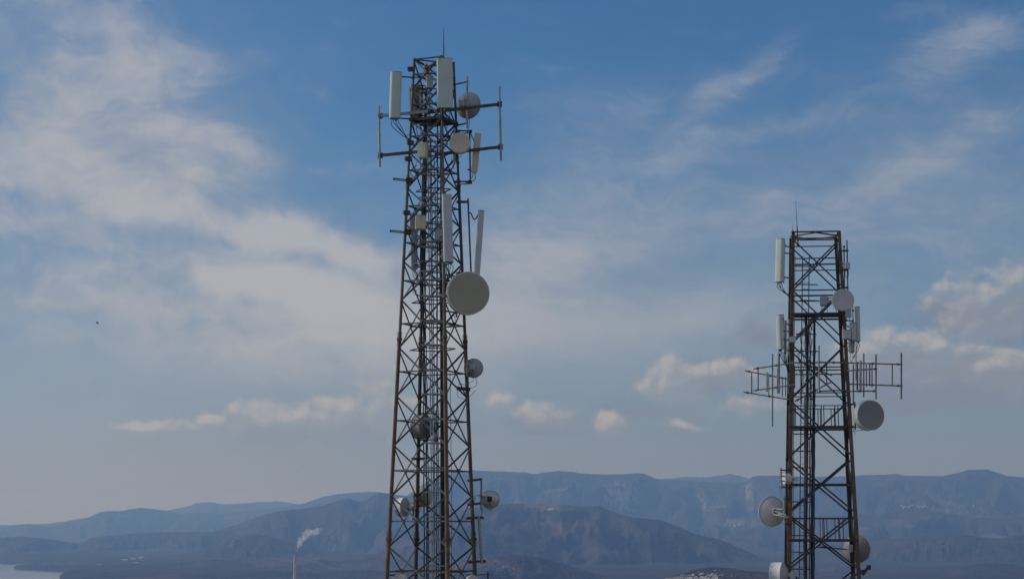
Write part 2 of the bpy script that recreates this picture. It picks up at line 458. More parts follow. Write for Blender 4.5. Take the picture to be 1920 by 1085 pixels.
# crest lines: distance (m), slope to the front, slope behind, crest points in the photograph
RIDGES = [
    (38000, .22, .3, [(-600, 1000), (90, 981), (200, 964), (320, 955), (345, 950), (370, 942), (400, 941), (420, 945), (480, 941), (520, 939), (560, 944), (640, 952), (800, 990), (1100, 1100), (2500, 1100)]),
    (30000, .24, .3, [(-600, 990), (0, 988), (55, 981), (90, 987), (110, 984), (130, 978), (165, 970), (185, 960), (200, 957), (230, 957), (248, 953), (262, 951), (300, 955), (340, 962), (370, 960), (410, 962), (440, 960), (480, 954), (540, 950), (570, 943), (600, 932), (620, 927), (670, 922), (700, 921), (740, 925), (800, 960), (900, 1060), (2500, 1100)]),
    (19000, .27, .35, [(-600, 1030), (0, 1007), (40, 1005), (80, 1008), (110, 1012), (150, 1018), (170, 1008), (210, 1003), (270, 998), (310, 997), (400, 996), (440, 984), (490, 966), (520, 958), (600, 948), (640, 936), (655, 934), (675, 939), (685, 938), (700, 927), (710, 922), (735, 926), (760, 929), (790, 931), (830, 945), (900, 975), (1000, 1040), (1100, 1100), (2500, 1100)]),
    (34000, .26, .3, [(-600, 1100), (1150, 930), (1220, 897), (1250, 897), (1290, 893), (1330, 894), (1350, 890), (1368, 888), (1385, 891), (1410, 897), (1440, 905), (1600, 940), (1700, 980), (2500, 1000)]),
    (25000, .30, .35, [(-600, 1100), (700, 1000), (760, 930), (800, 902), (850, 884), (885, 881), (935, 883), (985, 885), (1005, 888), (1020, 885), (1045, 882), (1070, 883), (1090, 887), (1140, 889), (1175, 888), (1190, 886), (1207, 887), (1222, 893), (1235, 898), (1300, 901), (1340, 903), (1385, 906), (1400, 902), (1412, 893), (1425, 891), (1460, 891), (1500, 893), (1560, 893), (1600, 891), (1660, 889), (1680, 888), (1705, 891), (1770, 892), (1800, 885), (1818, 880), (1838, 879), (1855, 880), (1872, 885), (1888, 891), (1920, 894), (2000, 892), (2200, 905), (2500, 915)]),
    (19500, .26, .3, [(-600, 1100), (1350, 1010), (1420, 985), (1500, 968), (1560, 960), (1640, 962), (1720, 955), (1780, 962), (1830, 968), (1880, 972), (1950, 965), (2200, 960), (2500, 970)]),
    (13500, .25, .3, [(-600, 1100), (700, 1040), (800, 985), (880, 951), (920, 946), (960, 943), (1000, 943), (1040, 944), (1065, 946), (1090, 949), (1110, 949), (1124, 948), (1140, 955), (1165, 964), (1185, 969), (1220, 972), (1240, 975), (1262, 982), (1300, 999), (1350, 1011), (1400, 1032), (1450, 1060), (1520, 1090), (2500, 1100)]),
    (14500, .23, .3, [(-600, 1100), (1400, 1090), (1480, 1040), (1560, 1020), (1640, 1012), (1720, 1003), (1800, 1000), (1860, 1008), (1920, 1002), (2100, 1000), (2500, 1010)]),
    (15500, .22, .3, [(-600, 1100), (130, 1092), (180, 1066), (250, 1057), (330, 1043), (400, 1023), (440, 1003), (480, 999), (540, 1012), (600, 1030), (700, 1040), (800, 1060), (950, 1100), (2500, 1100)]),
    (11500, .16, .2, [(-600, 1110), (110, 1098), (160, 1078), (230, 1068), (320, 1060), (400, 1048), (470, 1052), (560, 1046), (640, 1052), (720, 1044), (800, 1052), (900, 1075), (1000, 1100), (2500, 1110)]),
    (9300, .16, .2, [(-600, 1120), (180, 1110), (260, 1088), (340, 1076), (430, 1079), (520, 1070), (600, 1076), (690, 1068), (760, 1078), (860, 1095), (2500, 1120)]),
    (8500, .28, .3, [(-600, 1110), (560, 1110), (680, 1086), (800, 1062), (900, 1044), (940, 1039), (980, 1039), (1010, 1043), (1050, 1054), (1100, 1069), (1150, 1086), (1250, 1110), (2500, 1110)]),
    (10500, .25, .3, [(-600, 1110), (1440, 1105), (1500, 1076), (1540, 1063), (1570, 1061), (1620, 1069), (1680, 1081), (1730, 1079), (1785, 1068), (1830, 1057), (1860, 1054), (1890, 1057), (1930, 1064), (2100, 1085), (2500, 1100)]),
    (5000, .30, .35, [(-600, 1120), (1180, 1105), (1235, 1086), (1268, 1077), (1300, 1067), (1330, 1062), (1355, 1063), (1372, 1065), (1410, 1070), (1440, 1072), (1475, 1080), (1530, 1092), (1600, 1110), (2500, 1120)]),
]
def build_terrain():
    pxs = np.arange(-600, 2520, 2.3)
    azs = np.arctan((pxs - 960) / F / 1.0065)
    NR = 640
    ds = 2300.0 * (46000.0 / 2300.0) ** (np.linspace(0, 1, NR))
    A, D = np.meshgrid(azs, ds)
    PX = np.broadcast_to(pxs, A.shape)
    xw, yw = D * np.sin(A), D * np.cos(A)
    floor = 22 + 34 * fbm(xw / 1500, yw / 1900, 5, 50) + 60 * np.clip((D - 15000) / 12000, 0, 1)
    # the bay: below the sea where the photograph shows water
    ya = 990 + CAMZ * F / D
    edge = 128 + 12 * perlin(ya / 9.0, PX / 90.0, 3) - np.clip((ya - 1066) * .9, -20, 40)
    inb = 1 / (1 + np.exp((PX - edge) / 5.0))
    far = 1 / (1 + np.exp(-(ya - (1052.5 + 3 * np.clip(PX / 120, -1, 1) + 1.2 * perlin(PX / 25.0, ya * 0, 8))) / .5))
    spit = np.exp(-((ya - (1059.5 + PX * .028)) / (2.3 + .012 * np.clip(PX, 0, 200))) ** 2) / (1 + np.exp(-(PX - 30) / 4.0))
    bay = inb * far * (1 - np.clip(spit * 1.4, 0, 1))
    z = floor
    k = 16.0
    acc = np.exp((floor - 300) / k)
    zc_best = floor.copy()
    for i, (d0, sf, sb, pts) in enumerate(RIDGES):
        p = np.array(pts, float)
        yc = np.interp(pxs, p[:, 0], p[:, 1])
        yc = yc + .7 * perlin(pxs / 7.0, pxs * 0 + i, 20 + i) + 1.1 * perlin(pxs / 19.0, pxs * 0 + i, 40 + i)
        dd = d0 * (1 + .05 * perlin(azs * 14 + i * 3.3, azs * 0 + .5, 70 + i))
        zc = CAMZ + tan_el(pxs, yc) * dd
        t = D - dd[None, :]
        wdt = .012 * d0
        soft = np.sqrt(t * t + wdt * wdt) - wdt
        s = np.where(t < 0, sf, sb)
        hz = zc[None, :] - s * soft
        # gullies and spurs, growing below the crest
        below = np.clip((zc[None, :] - hz) / (.012 * d0), 0, 1.0)
        lam = .040 * d0
        wx, wy = xw + .25 * lam * perlin(xw / lam, yw / lam, 5), yw + .25 * lam * perlin(xw / lam + 9, yw / lam, 6)
        rg = fbm(wx / lam, wy / (lam * 1.8), 6, 90 + i, .52, True)
        hz = hz + np.minimum(rg - .66, .10) * .046 * d0 * below
        hz = np.minimum(hz, zc[None, :] - .12 * soft)
        acc += np.exp(np.clip((hz - 300) / k, -60, 60))
    z = 300 + k * np.log(acc)
    z = z * (1 - bay) + (-25) * bay
    # attributes: bare rock and bare soil, where the photograph shows them
    yap = 990 - (z - CAMZ) / D * F
    def spot(cx, cy, sx, sy, d0, d1):
        return np.exp(-((PX - cx) / sx) ** 2 - ((yap - cy) / sy) ** 2) * ((D > d0) & (D < d1))
    far_r = spot(1165, 932, 38, 26, 2e4, 3e4) * 1.1 + spot(1060, 928, 40, 18, 2e4, 3e4) * .6 + spot(1315, 934, 17, 20, 2e4, 3e4) + spot(1404, 922, 10, 24, 2e4, 3e4) * .8 \
        + spot(1350, 948, 24, 12, 2e4, 3e4) * .6 + spot(452, 1000, 26, 12, 9e3, 2e4) * .48 + spot(425, 1016, 26, 8, 9e3, 2e4) * .45 + spot(1735, 945, 50, 7, 1.6e4, 3e4) * .45 + spot(1790, 955, 60, 12, 1.6e4, 3e4) * .4
    rock = np.clip(far_r, 0, 1.1)
    near_r = spot(1320, 1080, 52, 11, 3e3, 7e3) * 1.0 + spot(945, 1066, 26, 26, 6e3, 1.05e4) * .6 + spot(1250, 1084, 40, 6, 3e3, 7e3) * .7 + spot(1790, 1070, 30, 12, 8e3, 1.3e4) * .4
    boulder = np.clip(near_r, 0, 1.2)
    soil = spot(1010, 950, 70, 8, 1.1e4, 1.6e4) + spot(915, 970, 40, 10, 1e4, 1.6e4) * .8 + spot(1060, 990, 40, 20, 1e4, 1.6e4) * .7 + spot(1740, 938, 70, 7, 1.6e4, 3e4) * .9 \
        + spot(1865, 1005, 40, 4, 1e4, 2e4) + spot(1820, 975, 60, 14, 1e4, 2e4) * .6 + spot(560, 1050, 120, 26, 9e3, 1.6e4) * .45 + spot(1400, 985, 60, 12, 1e4, 2.4e4) * .6 + spot(1660, 990, 90, 10, 1e4, 2e4) * .5 \
        + spot(700, 1010, 90, 20, 9e3, 2e4) * .4 + spot(1340, 968, 40, 12, 1e4, 2.6e4) * .5
    soil = np.clip(soil, 0, 1)
    nv = A.size
    co = np.empty((nv, 3), np.float32)
    co[:, 0] = xw.ravel(); co[:, 1] = yw.ravel(); co[:, 2] = z.ravel()
    nr, nc = A.shape
    idx = np.arange(nv).reshape(nr, nc)
    q = np.stack([idx[:-1, :-1], idx[:-1, 1:], idx[1:, 1:], idx[1:, :-1]], -1).reshape(-1, 4)
    me = bpy.data.meshes.new('hills')
    me.vertices.add(nv); me.vertices.foreach_set('co', co.ravel())
    me.loops.add(q.size); me.loops.foreach_set('vertex_index', q.ravel().astype(np.int32))
    me.polygons.add(len(q))
    me.polygons.foreach_set('loop_start', np.arange(0, q.size, 4, dtype=np.int32))
    me.polygons.foreach_set('use_smooth', np.ones(len(q), bool))
    me.update(calc_edges=True)
    for nm, a in (('rock', rock), ('soil', soil), ('boulder', boulder)):
        at_ = me.attributes.new(nm, 'FLOAT', 'POINT'); at_.data.foreach_set('value', a.ravel().astype(np.float32))
    o = bpy.data.objects.new('hills', me); COL.objects.link(o)
    o['kind'] = 'structure'
    return o, (pxs, ds, z)

def ground_mat():
    m, t, b = new_mat('scrub_hillside')
    k = Net(t)
    geo = t.nodes.new('ShaderNodeNewGeometry')
    P = geo.outputs['Position']
    n1 = k.noise(P, .0016, 6, .6); n2 = k.noise(P, .011, 5, .65); n3 = k.noise(P, .05, 4, .7)
    def stretched(sx, sz):
        mp = t.nodes.new('ShaderNodeMapping'); t.links.new(P, mp.inputs[0]); mp.inputs['Scale'].default_value = (sx, sx, sz); return mp.outputs[0]
    n_cliff = k.noise(stretched(.022, .006), 1.0, 6, .65)
    n_bould = k.noise(stretched(.085, .11), 1.0, 5, .6)
    n_patch = k.noise(stretched(.0022, .008), 1.0, 7, .62)
    def attr(nm):
        a = t.nodes.new('ShaderNodeAttribute'); a.attribute_name = nm; return a.outputs['Fac']
    veg = k.mix(k.smooth(n1, .35, .65), (.018, .024, .021, 1), (.050, .044, .040, 1))
    veg = k.mix(k.smooth(n2, .40, .68), veg, (.078, .062, .058, 1))
    veg = k.mix(k.smooth(n3, .50, .64), veg, (.010, .015, .011, 1))
    veg = k.mix(k.mul(k.smooth(n_patch, .52, .70), .55), veg, (.13, .092, .082, 1))
    soilc = k.mix(k.smooth(n2, .4, .6), (.15, .105, .095, 1), (.27, .21, .19, 1))
    rockc = k.mix(k.smooth(n3, .35, .65), (.22, .21, .20, 1), (.50, .48, .46, 1))
    c = k.mix(k.smooth(k.mad(attr('soil'), .85, k.mul(k.sub(n_patch, .5), 1.8)), .25, .80, 0.0, .55), veg, soilc)
    c = k.mix(k.smooth(k.mad(attr('rock'), .80, k.mul(k.sub(n_cliff, .5), 2.6)), .36, .80, 0.0, .80), c, rockc)
    c = k.mix(k.smooth(k.mad(attr('boulder'), .60, k.mul(k.sub(n_bould, .5), 3.0)), .46, .70), c, (.40, .38, .36, 1))
    t.links.new(c, b.inputs['Base Color'])
    b.inputs['Roughness'].default_value = .95
    b.inputs['Specular IOR Level'].default_value = .1
    bn = t.nodes.new('ShaderNodeBump'); bn.inputs['Strength'].default_value = .8; bn.inputs['Distance'].default_value = 30.0
    t.links.new(n2, bn.inputs['Height']); t.links.new(bn.outputs[0], b.inputs['Normal'])
    return m
GROUND = ground_mat()
hills, TER = build_terrain()
hills.data.materials.append(GROUND)
def ground_at(px, py, dmin=0.0):
    """first point of the hills seen through a pixel, beyond dmin metres"""
    pxs, ds, z = TER
    j = int(round((px - pxs[0]) / (pxs[1] - pxs[0])))
    te = float(tan_el(px, py))
    diff = z[:, j] - (CAMZ + te * ds)
    ok = np.where((diff > 0) & (ds > dmin))[0]
    if len(ok) == 0: return None
    i = ok[0]; d = ds[i]
    if i > 0 and ds[i - 1] > dmin and diff[i] != diff[i - 1]:
        f_ = -diff[i - 1] / (diff[i] - diff[i - 1]); d = ds[i - 1] + f_ * (ds[i] - ds[i - 1])
    a = math.atan((px - 960) / F / 1.0065)
    return Vector((d * math.sin(a), d * math.cos(a), CAMZ + te * d))

# the sea, out to the horizon
bm = BM()
rings = [[Vector((r * math.cos(2 * math.pi * k / 96), r * math.sin(2 * math.pi * k / 96) + 20000, 0)) for k in range(96)] for r in (300, 3000, 12000, 36000)]
ringset(bm, rings, cap=False)
bm.faces.new([v for v in list(bm.verts)[:96]])
bm.normal_update()
for f in bm.faces:
    if f.normal.z < 0: f.normal_flip()
m, t, b = new_mat('sea_water'); k = Net(t)
b.inputs['Base Color'].default_value = (.03, .05, .06, 1); b.inputs['Roughness'].default_value = .12
bn = t.nodes.new('ShaderNodeBump'); bn.inputs['Strength'].default_value = .08; bn.inputs['Distance'].default_value = 1.0
geo = t.nodes.new('ShaderNodeNewGeometry')
t.links.new(k.noise(geo.outputs['Position'], .03, 4, .6), bn.inputs['Height']); t.links.new(bn.outputs[0], b.inputs['Normal'])
sea = obj('sea', bm, m, None, smooth=False); sea['kind'] = 'structure'

# the hilltop that carries the camera and both towers
HC = Vector((0, 50, 0))
def hilltop(x, y):
    r = math.hypot(x - HC.x, y - HC.y)
    base = 248.3 - .055 * min(max(y, -20), 95)
    return base - max(0, r - 75) ** 1.15 * .38
bm = BM()
prev = None
NA = 120
for r in [0, 6, 12, 20, 30, 40, 50, 60, 70, 80, 90, 105, 130, 170, 230, 300, 380, 460]:
    if r == 0: cur = [bm.verts.new((HC.x, HC.y, hilltop(HC.x, HC.y)))]
    else:
        cur = []
        for q in range(NA):
            a = 2 * math.pi * q / NA
            x, y = HC.x + r * math.cos(a), HC.y + r * math.sin(a)
            cur.append(bm.verts.new((x, y, hilltop(x, y) + (rnd.random() - .5) * .012 * r)))
    if prev:
        for q in range(NA):
            if len(prev) == 1: bm.faces.new((prev[0], cur[q], cur[(q + 1) % NA]))
            else: bm.faces.new((prev[q], cur[q], cur[(q + 1) % NA], prev[(q + 1) % NA]))
    prev = cur
gm, t, b = new_mat('dry_hilltop_ground'); k = Net(t)
geo = t.nodes.new('ShaderNodeNewGeometry')
n1 = k.noise(geo.outputs['Position'], .25, 6, .65)
t.links.new(k.mix(k.smooth(n1, .4, .6), (.07, .065, .035, 1), (.22, .18, .13, 1)), b.inputs['Base Color']); b.inputs['Roughness'].default_value = .95
go = obj('ground', bm, gm, None, smooth=True); go['kind'] = 'structure'

# ------------------------------------------------------------------ air
bm = BM()
box(bm, (0, 19000, 555), (37500, 0, 0), (0, 37500, 0), (0, 0, 595))
m, t, b = new_mat('hazy_air')
t.nodes.remove(b)
pv = t.nodes.new('ShaderNodeVolumePrincipled')
pv.inputs['Color'].default_value = HAZE_COL
pv.inputs['Absorption Color'].default_value = (1, 1, 1, 1)
pv.inputs['Density'].default_value = HAZE_DENS
pv.inputs['Anisotropy'].default_value = 0.3
t.links.new(pv.outputs[0], t.nodes['Material Output'].inputs['Volume'])
hz = obj('haze', bm, m, None, smooth=False)
tag(hz, None, None, None, 'stuff')

# ------------------------------------------------------------------ left tower
Y1, Y2 = 80.0, 95.0
class Tower:
    def __init__(s, zlo, zhi, corners_lo, corners_hi):
        s.zlo, s.zhi, s.lo, s.hi = zlo, zhi, corners_lo, corners_hi
    def corner(s, i, z):
        t = (z - s.zlo) / (s.zhi - s.zlo)
        return s.lo[i].lerp(s.hi[i], t) * 1.0
    def pt(s, i, z):
        c = s.corner(i, z); return Vector((c.x, c.y, z))
    def axis(s, z):
        return sum((s.pt(i, z) for i in range(4)), Vector()) / 4
def flange(bm, p, d, r):
    d, x, y = frame(d)
    tube(bm, p - d * .30, p + d * .30, r * 1.16, 14)
    for k in range(9):
        for q in (x, -x, y, -y):
            c = p + d * (-.27 + .0675 * k)
            tube(bm, c + q * r * 1.1, c + q * (r * 1.1 + .035), .016, 6)
    for o_ in (-.018, .018):
        tube(bm, p + d * (o_ - .014), p + d * (o_ + .014), r * 1.75, 14)
    for k in range(8):
        a = 2 * math.pi * k / 8
        q = p + (x * math.cos(a) + y * math.sin(a)) * r * 1.42
        tube(bm, q - d * .06, q + d * .06, .016, 6)
def rungs_ladder(root, a0, a1, side, half, hoops, hoop_dir, hoop_r, mat_, nm='ladder', step=.30):
    bm = BM()
    a0, a1 = Vector(a0), Vector(a1)
    s = Vector(side).normalized() * half
    for q in (-1, 1): tube(bm, a0 + s * q, a1 + s * q, .026, 8)
    n = int((a1 - a0).length / step)
    for i in range(1, n):
        p = a0.lerp(a1, i / n)
        tube(bm, p - s, p + s, .011, 6)
    lad = obj(nm, bm, mat_, root)
    d = Vector(hoop_dir).normalized()
    sx = Vector(side).normalized()
    for p in hoops:
        bm = BM()
        pts = [p + sx * (hoop_r * math.cos(a)) + d * (hoop_r * .15 + hoop_r * 1.25 * math.sin(a)) for a in [math.pi * k / 12 for k in range(13)]]
        for q0, q1 in zip(pts, pts[1:]):
            bar(bm, q0, q1 + (q1 - q0) * .03, .055, .006, (0, 0, 1))
        bar(bm, p - sx * hoop_r, p + sx * hoop_r, .05, .02, (0, 0, 1))
        h = obj('cage_hoop', bm, M['galv'], lad)
    return lad

def zpx(py, Yd, px=800): return at(px, py, Yd).z
z_lo, z_hi = zpx(1085, Y1), zpx(113, Y1)
c_lo = at(808, 1085, Y1); c_hi = at(814.5, 113, Y1)
cx1, cy1 = (c_lo.x + c_hi.x) / 2, Y1
PHI = R(22.4)
def corners(c, rad):
    return [Vector((c.x + rad * math.cos(PHI + a), c.y + rad * math.sin(PHI + a), 0)) for a in (0, -math.pi / 2, math.pi, math.pi / 2)]   # right, front, left, back
r_lo = 80 * mpp(Y1) / math.cos(PHI) * 1.0
r_hi = 35.5 * mpp(Y1) * 1.035 / math.cos(PHI)
T1 = Tower(z_lo, z_hi, corners(Vector((cx1, Y1, 0)), r_lo), corners(Vector((cx1, Y1, 0)), r_hi))
base1 = hilltop(cx1, Y1) - .05
t1 = thing('lattice_tower', 'taller rust-streaked square lattice mast crowded with dishes and panel antennas, turned corner forward', 'tower', (cx1, Y1, base1))
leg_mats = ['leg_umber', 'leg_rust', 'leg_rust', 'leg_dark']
ztop1 = z_hi
zsplit = zpx(638, Y1)
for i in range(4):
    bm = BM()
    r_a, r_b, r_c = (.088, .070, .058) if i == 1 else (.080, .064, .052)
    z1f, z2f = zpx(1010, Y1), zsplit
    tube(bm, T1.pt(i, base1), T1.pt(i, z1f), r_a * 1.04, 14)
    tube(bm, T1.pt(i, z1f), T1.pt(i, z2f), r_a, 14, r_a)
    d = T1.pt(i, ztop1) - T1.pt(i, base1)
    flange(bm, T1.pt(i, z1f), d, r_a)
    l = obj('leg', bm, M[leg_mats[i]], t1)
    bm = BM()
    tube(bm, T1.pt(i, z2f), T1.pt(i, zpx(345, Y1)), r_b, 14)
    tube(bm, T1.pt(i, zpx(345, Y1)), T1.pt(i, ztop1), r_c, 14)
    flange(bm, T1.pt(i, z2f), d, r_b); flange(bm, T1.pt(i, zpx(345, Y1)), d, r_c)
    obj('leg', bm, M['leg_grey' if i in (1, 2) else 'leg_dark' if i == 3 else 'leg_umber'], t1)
lev1 = [zpx(y, Y1) for y in (1118, 1025, 931, 837, 745, 655, 566, 494, 424, 357, 290, 230, 172, 116)]
faces4 = [(2, 1), (1, 0), (0, 3), (3, 2)]
def lattice(T, root, lev, base, w, t_, matf, mid=True, struts_at=None, seglim=96, gusset=True):
    n_d = 0
    for (za, zb) in zip(lev, lev[1:]):
        for fi, (i, j) in enumerate(faces4):
            pa, pb, qa, qb = T.pt(i, za), T.pt(j, za), T.pt(i, zb), T.pt(j, zb)
            nrm = (pb - pa).cross(Vector((0, 0, 1))).normalized()
            cen = T.axis((za + zb) / 2)
            if nrm.dot((pa + pb) / 2 - cen) < 0: nrm = -nrm
            for (a, b_, off) in ((pa, qb, .016), (pb, qa, -.016)):
                bm = BM()
                angle_iron(bm, a + nrm * off, b_ + nrm * off, w, t_, nrm if off > 0 else -nrm)
                obj('diagonal_brace', bm, matf(fi, a.z), root, smooth=False)
                n_d += 1
            if mid:
                zm = None
                # height where the two diagonals cross
                wa, wb = (pb - pa).length, (qb - qa).length
                tm = wa / (wa + wb)
                zm = za + (zb - za) * tm
                bm = BM()
                a, b_ = T.pt(i, zm), T.pt(j, zm)
                angle_iron(bm, a - nrm * .05, b_ - nrm * .05, w * .9, t_, -nrm)
                if gusset:
                    c = (a + b_) / 2 - nrm * .022
                    dd = (b_ - a).normalized()
                    box(bm, c, dd * w * 1.5, nrm * .004, Vector((0, 0, w * 1.3)))
                obj('horizontal_strut', bm, matf(fi, zm), root, smooth=False)
    # below the frame, down to the footing: one piece
    bm = BM()
    z = lev[0]; h = lev[1] - lev[0]
    while z - h > base - .3:
        for fi, (i, j) in enumerate(faces4):
            za = max(z - h, base)
            pa, pb, qa, qb = T.pt(i, za), T.pt(j, za), T.pt(i, z), T.pt(j, z)
            nrm = (pb - pa).cross(Vector((0, 0, 1))).normalized()
            angle_iron(bm, pa + nrm * .016, qb + nrm * .016, w, t_, nrm)
            angle_iron(bm, pb - nrm * .016, qa - nrm * .016, w, t_, -nrm)
        z -= h
    if len(bm.verts): obj('base_bracing', bm, M['brace'], root, smooth=False)
    else: bm.free()
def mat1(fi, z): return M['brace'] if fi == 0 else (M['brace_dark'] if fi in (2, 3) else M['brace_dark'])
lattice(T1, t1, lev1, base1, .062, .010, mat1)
for za, zb in zip(lev1, lev1[1:]):
    if za < zpx(660, Y1): continue
    for zz in (za, (za + zb) / 2):
        bm = BM()
        md_ = [(T1.pt(i, zz) + T1.pt(j, zz)) / 2 for i, j in faces4]
        for a, b_ in zip(md_, md_[1:] + md_[:1]): bar(bm, a, b_, .045, .03, (0, 0, 1))
        obj('plan_brace', bm, M['brace_dark'], t1, smooth=False)
# top ring and top plan bracing
bm = BM()
for (i, j) in faces4:
    angle_iron(bm, T1.pt(i, ztop1 - .03), T1.pt(j, ztop1 - .03), .07, .01, (0, 0, -1))
bar(bm, T1.pt(0, ztop1 - .06), T1.pt(2, ztop1 - .06), .05, .05); bar(bm, T1.pt(1, ztop1 - .12), T1.pt(3, ztop1 - .12), .05, .05)
obj('top_ring', bm, M['leg_dark'], t1, smooth=False)
# ladder with its cage, up the inside
lx = lambda py: 799 + (811 - 799) * (py - 300) / 785.0
la, lb = at(lx(1130), 1130, Y1 - .15), at(lx(150), 150, Y1 - .15)
hoops = [at(lx(y) + 4, y, Y1 - .15) for y in range(232, 1085, 46)]
lad = rungs_ladder(t1, at(813.0, 1130, Y1 - .1), at(803.0, 150, Y1 - .1), (1, .1, 0), .045, hoops, (.35, .94, 0), .42, M['galv'])
# a lattice cable tray of two uprights and rungs, right of the ladder
bm = BM()
p0a, p1a = at(818.5, 1130, Y1 + .2), at(820.5, 170, Y1 + .2)
p0b, p1b = at(827, 1130, Y1 + .2), at(826.5, 170, Y1 + .2)
tube(bm, p0a, p1a, .028, 6); tube(bm, p0b, p1b, .032, 6)
for i in range(90):
    t_ = (i + .5) / 90
    a, b_ = p0a.lerp(p1a, t_), p0b.lerp(p1b, t_)
    if i % 2 == 0: tube(bm, a, b_, .010, 5)
obj('cable_tray', bm, M['brace_dark'], t1)
def run(root, pts, r, Yd, mat='black', nm='feeder_cable', wob=.0):
    bm = BM()
    P = []
    for i in range(len(pts) - 1):
        n = 8
        for k in range(n):
            t_ = k / n
            px = pts[i][0] + (pts[i + 1][0] - pts[i][0]) * t_; py = pts[i][1] + (pts[i + 1][1] - pts[i][1]) * t_
            p = at(px, py, Yd); p.x += (rnd.random() - .5) * wob; p.y += (rnd.random() - .5) * wob
            P.append(p)
    P.append(at(pts[-1][0], pts[-1][1], Yd))
    path(bm, curve(P, 3), r, 6)
    return obj(nm, bm, M[mat], root)
run(t1, [(796, 1120), (795, 900), (794, 640), (790, 520), (795, 240)], .026, Y1 + .4, wob=.03)
run(t1, [(801, 1120), (800, 900), (797, 700), (793, 560), (797, 200)], .034, Y1 + .45, wob=.03)
run(t1, [(803.5, 1120), (803, 900), (800, 700), (796, 500), (799, 200)], .02, Y1 + .5, wob=.04)
run(t1, [(832, 1120), (832, 900), (830, 700), (828, 560), (824, 420)], .055, Y1 + .3, wob=.015)
run(t1, [(829.5, 1120), (829, 900), (827.5, 700), (825, 520)], .03, Y1 + .25, wob=.02)
run(t1, [(815.5, 1120), (815, 900), (814, 700), (811, 500), (808, 260)], .018, Y1 + .3, wob=.03)
run(t1, [(823, 1120), (822.5, 900), (821, 700), (818, 520), (815, 300)], .016, Y1 + .35, wob=.04)
run(t1, [(846.5, 1120), (847, 940), (844, 700)], .011, Y1 - 1.4)
run(t1, [(791, 700), (789, 560), (789, 440), (794, 300)], .04, Y1 + .7, wob=.04)
run(t1, [(798, 640), (797, 520), (798, 400), (800, 240)], .03, Y1 + .6, wob=.05)
# slack loops of cable round the upper braces
for k in range(26):
    y0 = 235 + k * 12.5 + rnd.uniform(-5, 5)
    x0 = 800 + rnd.uniform(-22, 30)
    dx = rnd.uniform(8, 22) * rnd.choice((-1, 1)); dy = rnd.uniform(12, 34)
    bm = BM()
    Yk = Y1 + rnd.uniform(-.9, .8)
    path(bm, curve([at(x0, y0, Yk), at(x0 + dx * .8, y0 + dy * .3, Yk), at(x0 + dx, y0 + dy * .7, Yk + .1), at(x0 + dx * .3, y0 + dy, Yk + .1)], 5), rnd.uniform(.010, .02), 5)
    obj('slack_cable', bm, M[rnd.choice(['black', 'black', 'cable_grey'])], t1)
# work platform rails
bm = BM()
za = zpx(228, Y1)
for (i, j) in faces4:
    a, b_ = T1.pt(i, za), T1.pt(j, za)
    bar(bm, a + (a - b_).normalized() * .1, b_ + (b_ - a).normalized() * .1, .11, .05, (0, 0, 1))
c = [T1.pt(i, za + .06) for i in range(4)]
f0 = [bm.verts.new(p * .98 + T1.axis(za + .06) * .02) for p in c]
bm.faces.new(f0)
f1 = [bm.verts.new(v.co - Vector((0, 0, .03))) for v in f0]
bm.faces.new(list(reversed(f1)))
for k in range(4): bm.faces.new((f0[k], f1[k], f1[(k + 1) % 4], f0[(k + 1) % 4]))
obj('top_platform', bm, M['grating'], t1, smooth=False)
bm = BM()
bar(bm, at(742, 1070, Y1 - 1.0), at(874, 1070.5, Y1 - 1.0), .10, .06, (0, 0, 1))
obj('cross_rail', bm, M['leg_rust'], t1, smooth=False)

# ------------------------------------------------------------------ right tower
z2lo, z2hi = zpx(1085, Y2, 1540), zpx(431, Y2, 1540)
fl_lo, fr_lo = at(1476.5, 1085, Y2), at(1613.5, 1085, Y2)
TH = R(5.5)
def sq(fl, fr):
    s = (fr - fl).length
    ex = Vector((math.cos(TH), -math.sin(TH), 0)); ey = Vector((math.sin(TH), math.cos(TH), 0))
    c = Vector(((fl.x + fr.x) / 2, Y2 + 1.6, 0))
    return c, s, ex, ey
c_, s_lo, ex, ey = sq(fl_lo, fr_lo)
fl_hi, fr_hi = at(1484.3, 432, Y2 + .6), at(1575.5, 432, Y2 + .6)
s_hi = (fr_hi - fl_hi).length
cc = Vector((c_.x + math.sin(TH) * s_lo / 2, Y2 + 1.75, 0))
def sqc(c, s): return [c + ex * s / 2 + ey * s / 2, c + ex * s / 2 - ey * s / 2, c - ex * s / 2 - ey * s / 2, c - ex * s / 2 + ey * s / 2]  # back right, front right, front left, back left
cc_hi = Vector(((fl_hi.x + fr_hi.x) / 2 + math.sin(TH) * s_hi / 2, Y2 + 1.75, 0))
T2 = Tower(z2lo, z2hi, sqc(cc, s_lo), sqc(cc_hi, s_hi))
base2 = hilltop(cc.x, cc.y) - .05
t2 = thing('lattice_tower', 'shorter brown lattice mast with wide X braces and clusters of upright dipole rods', 'tower', (cc.x, cc.y, base2))
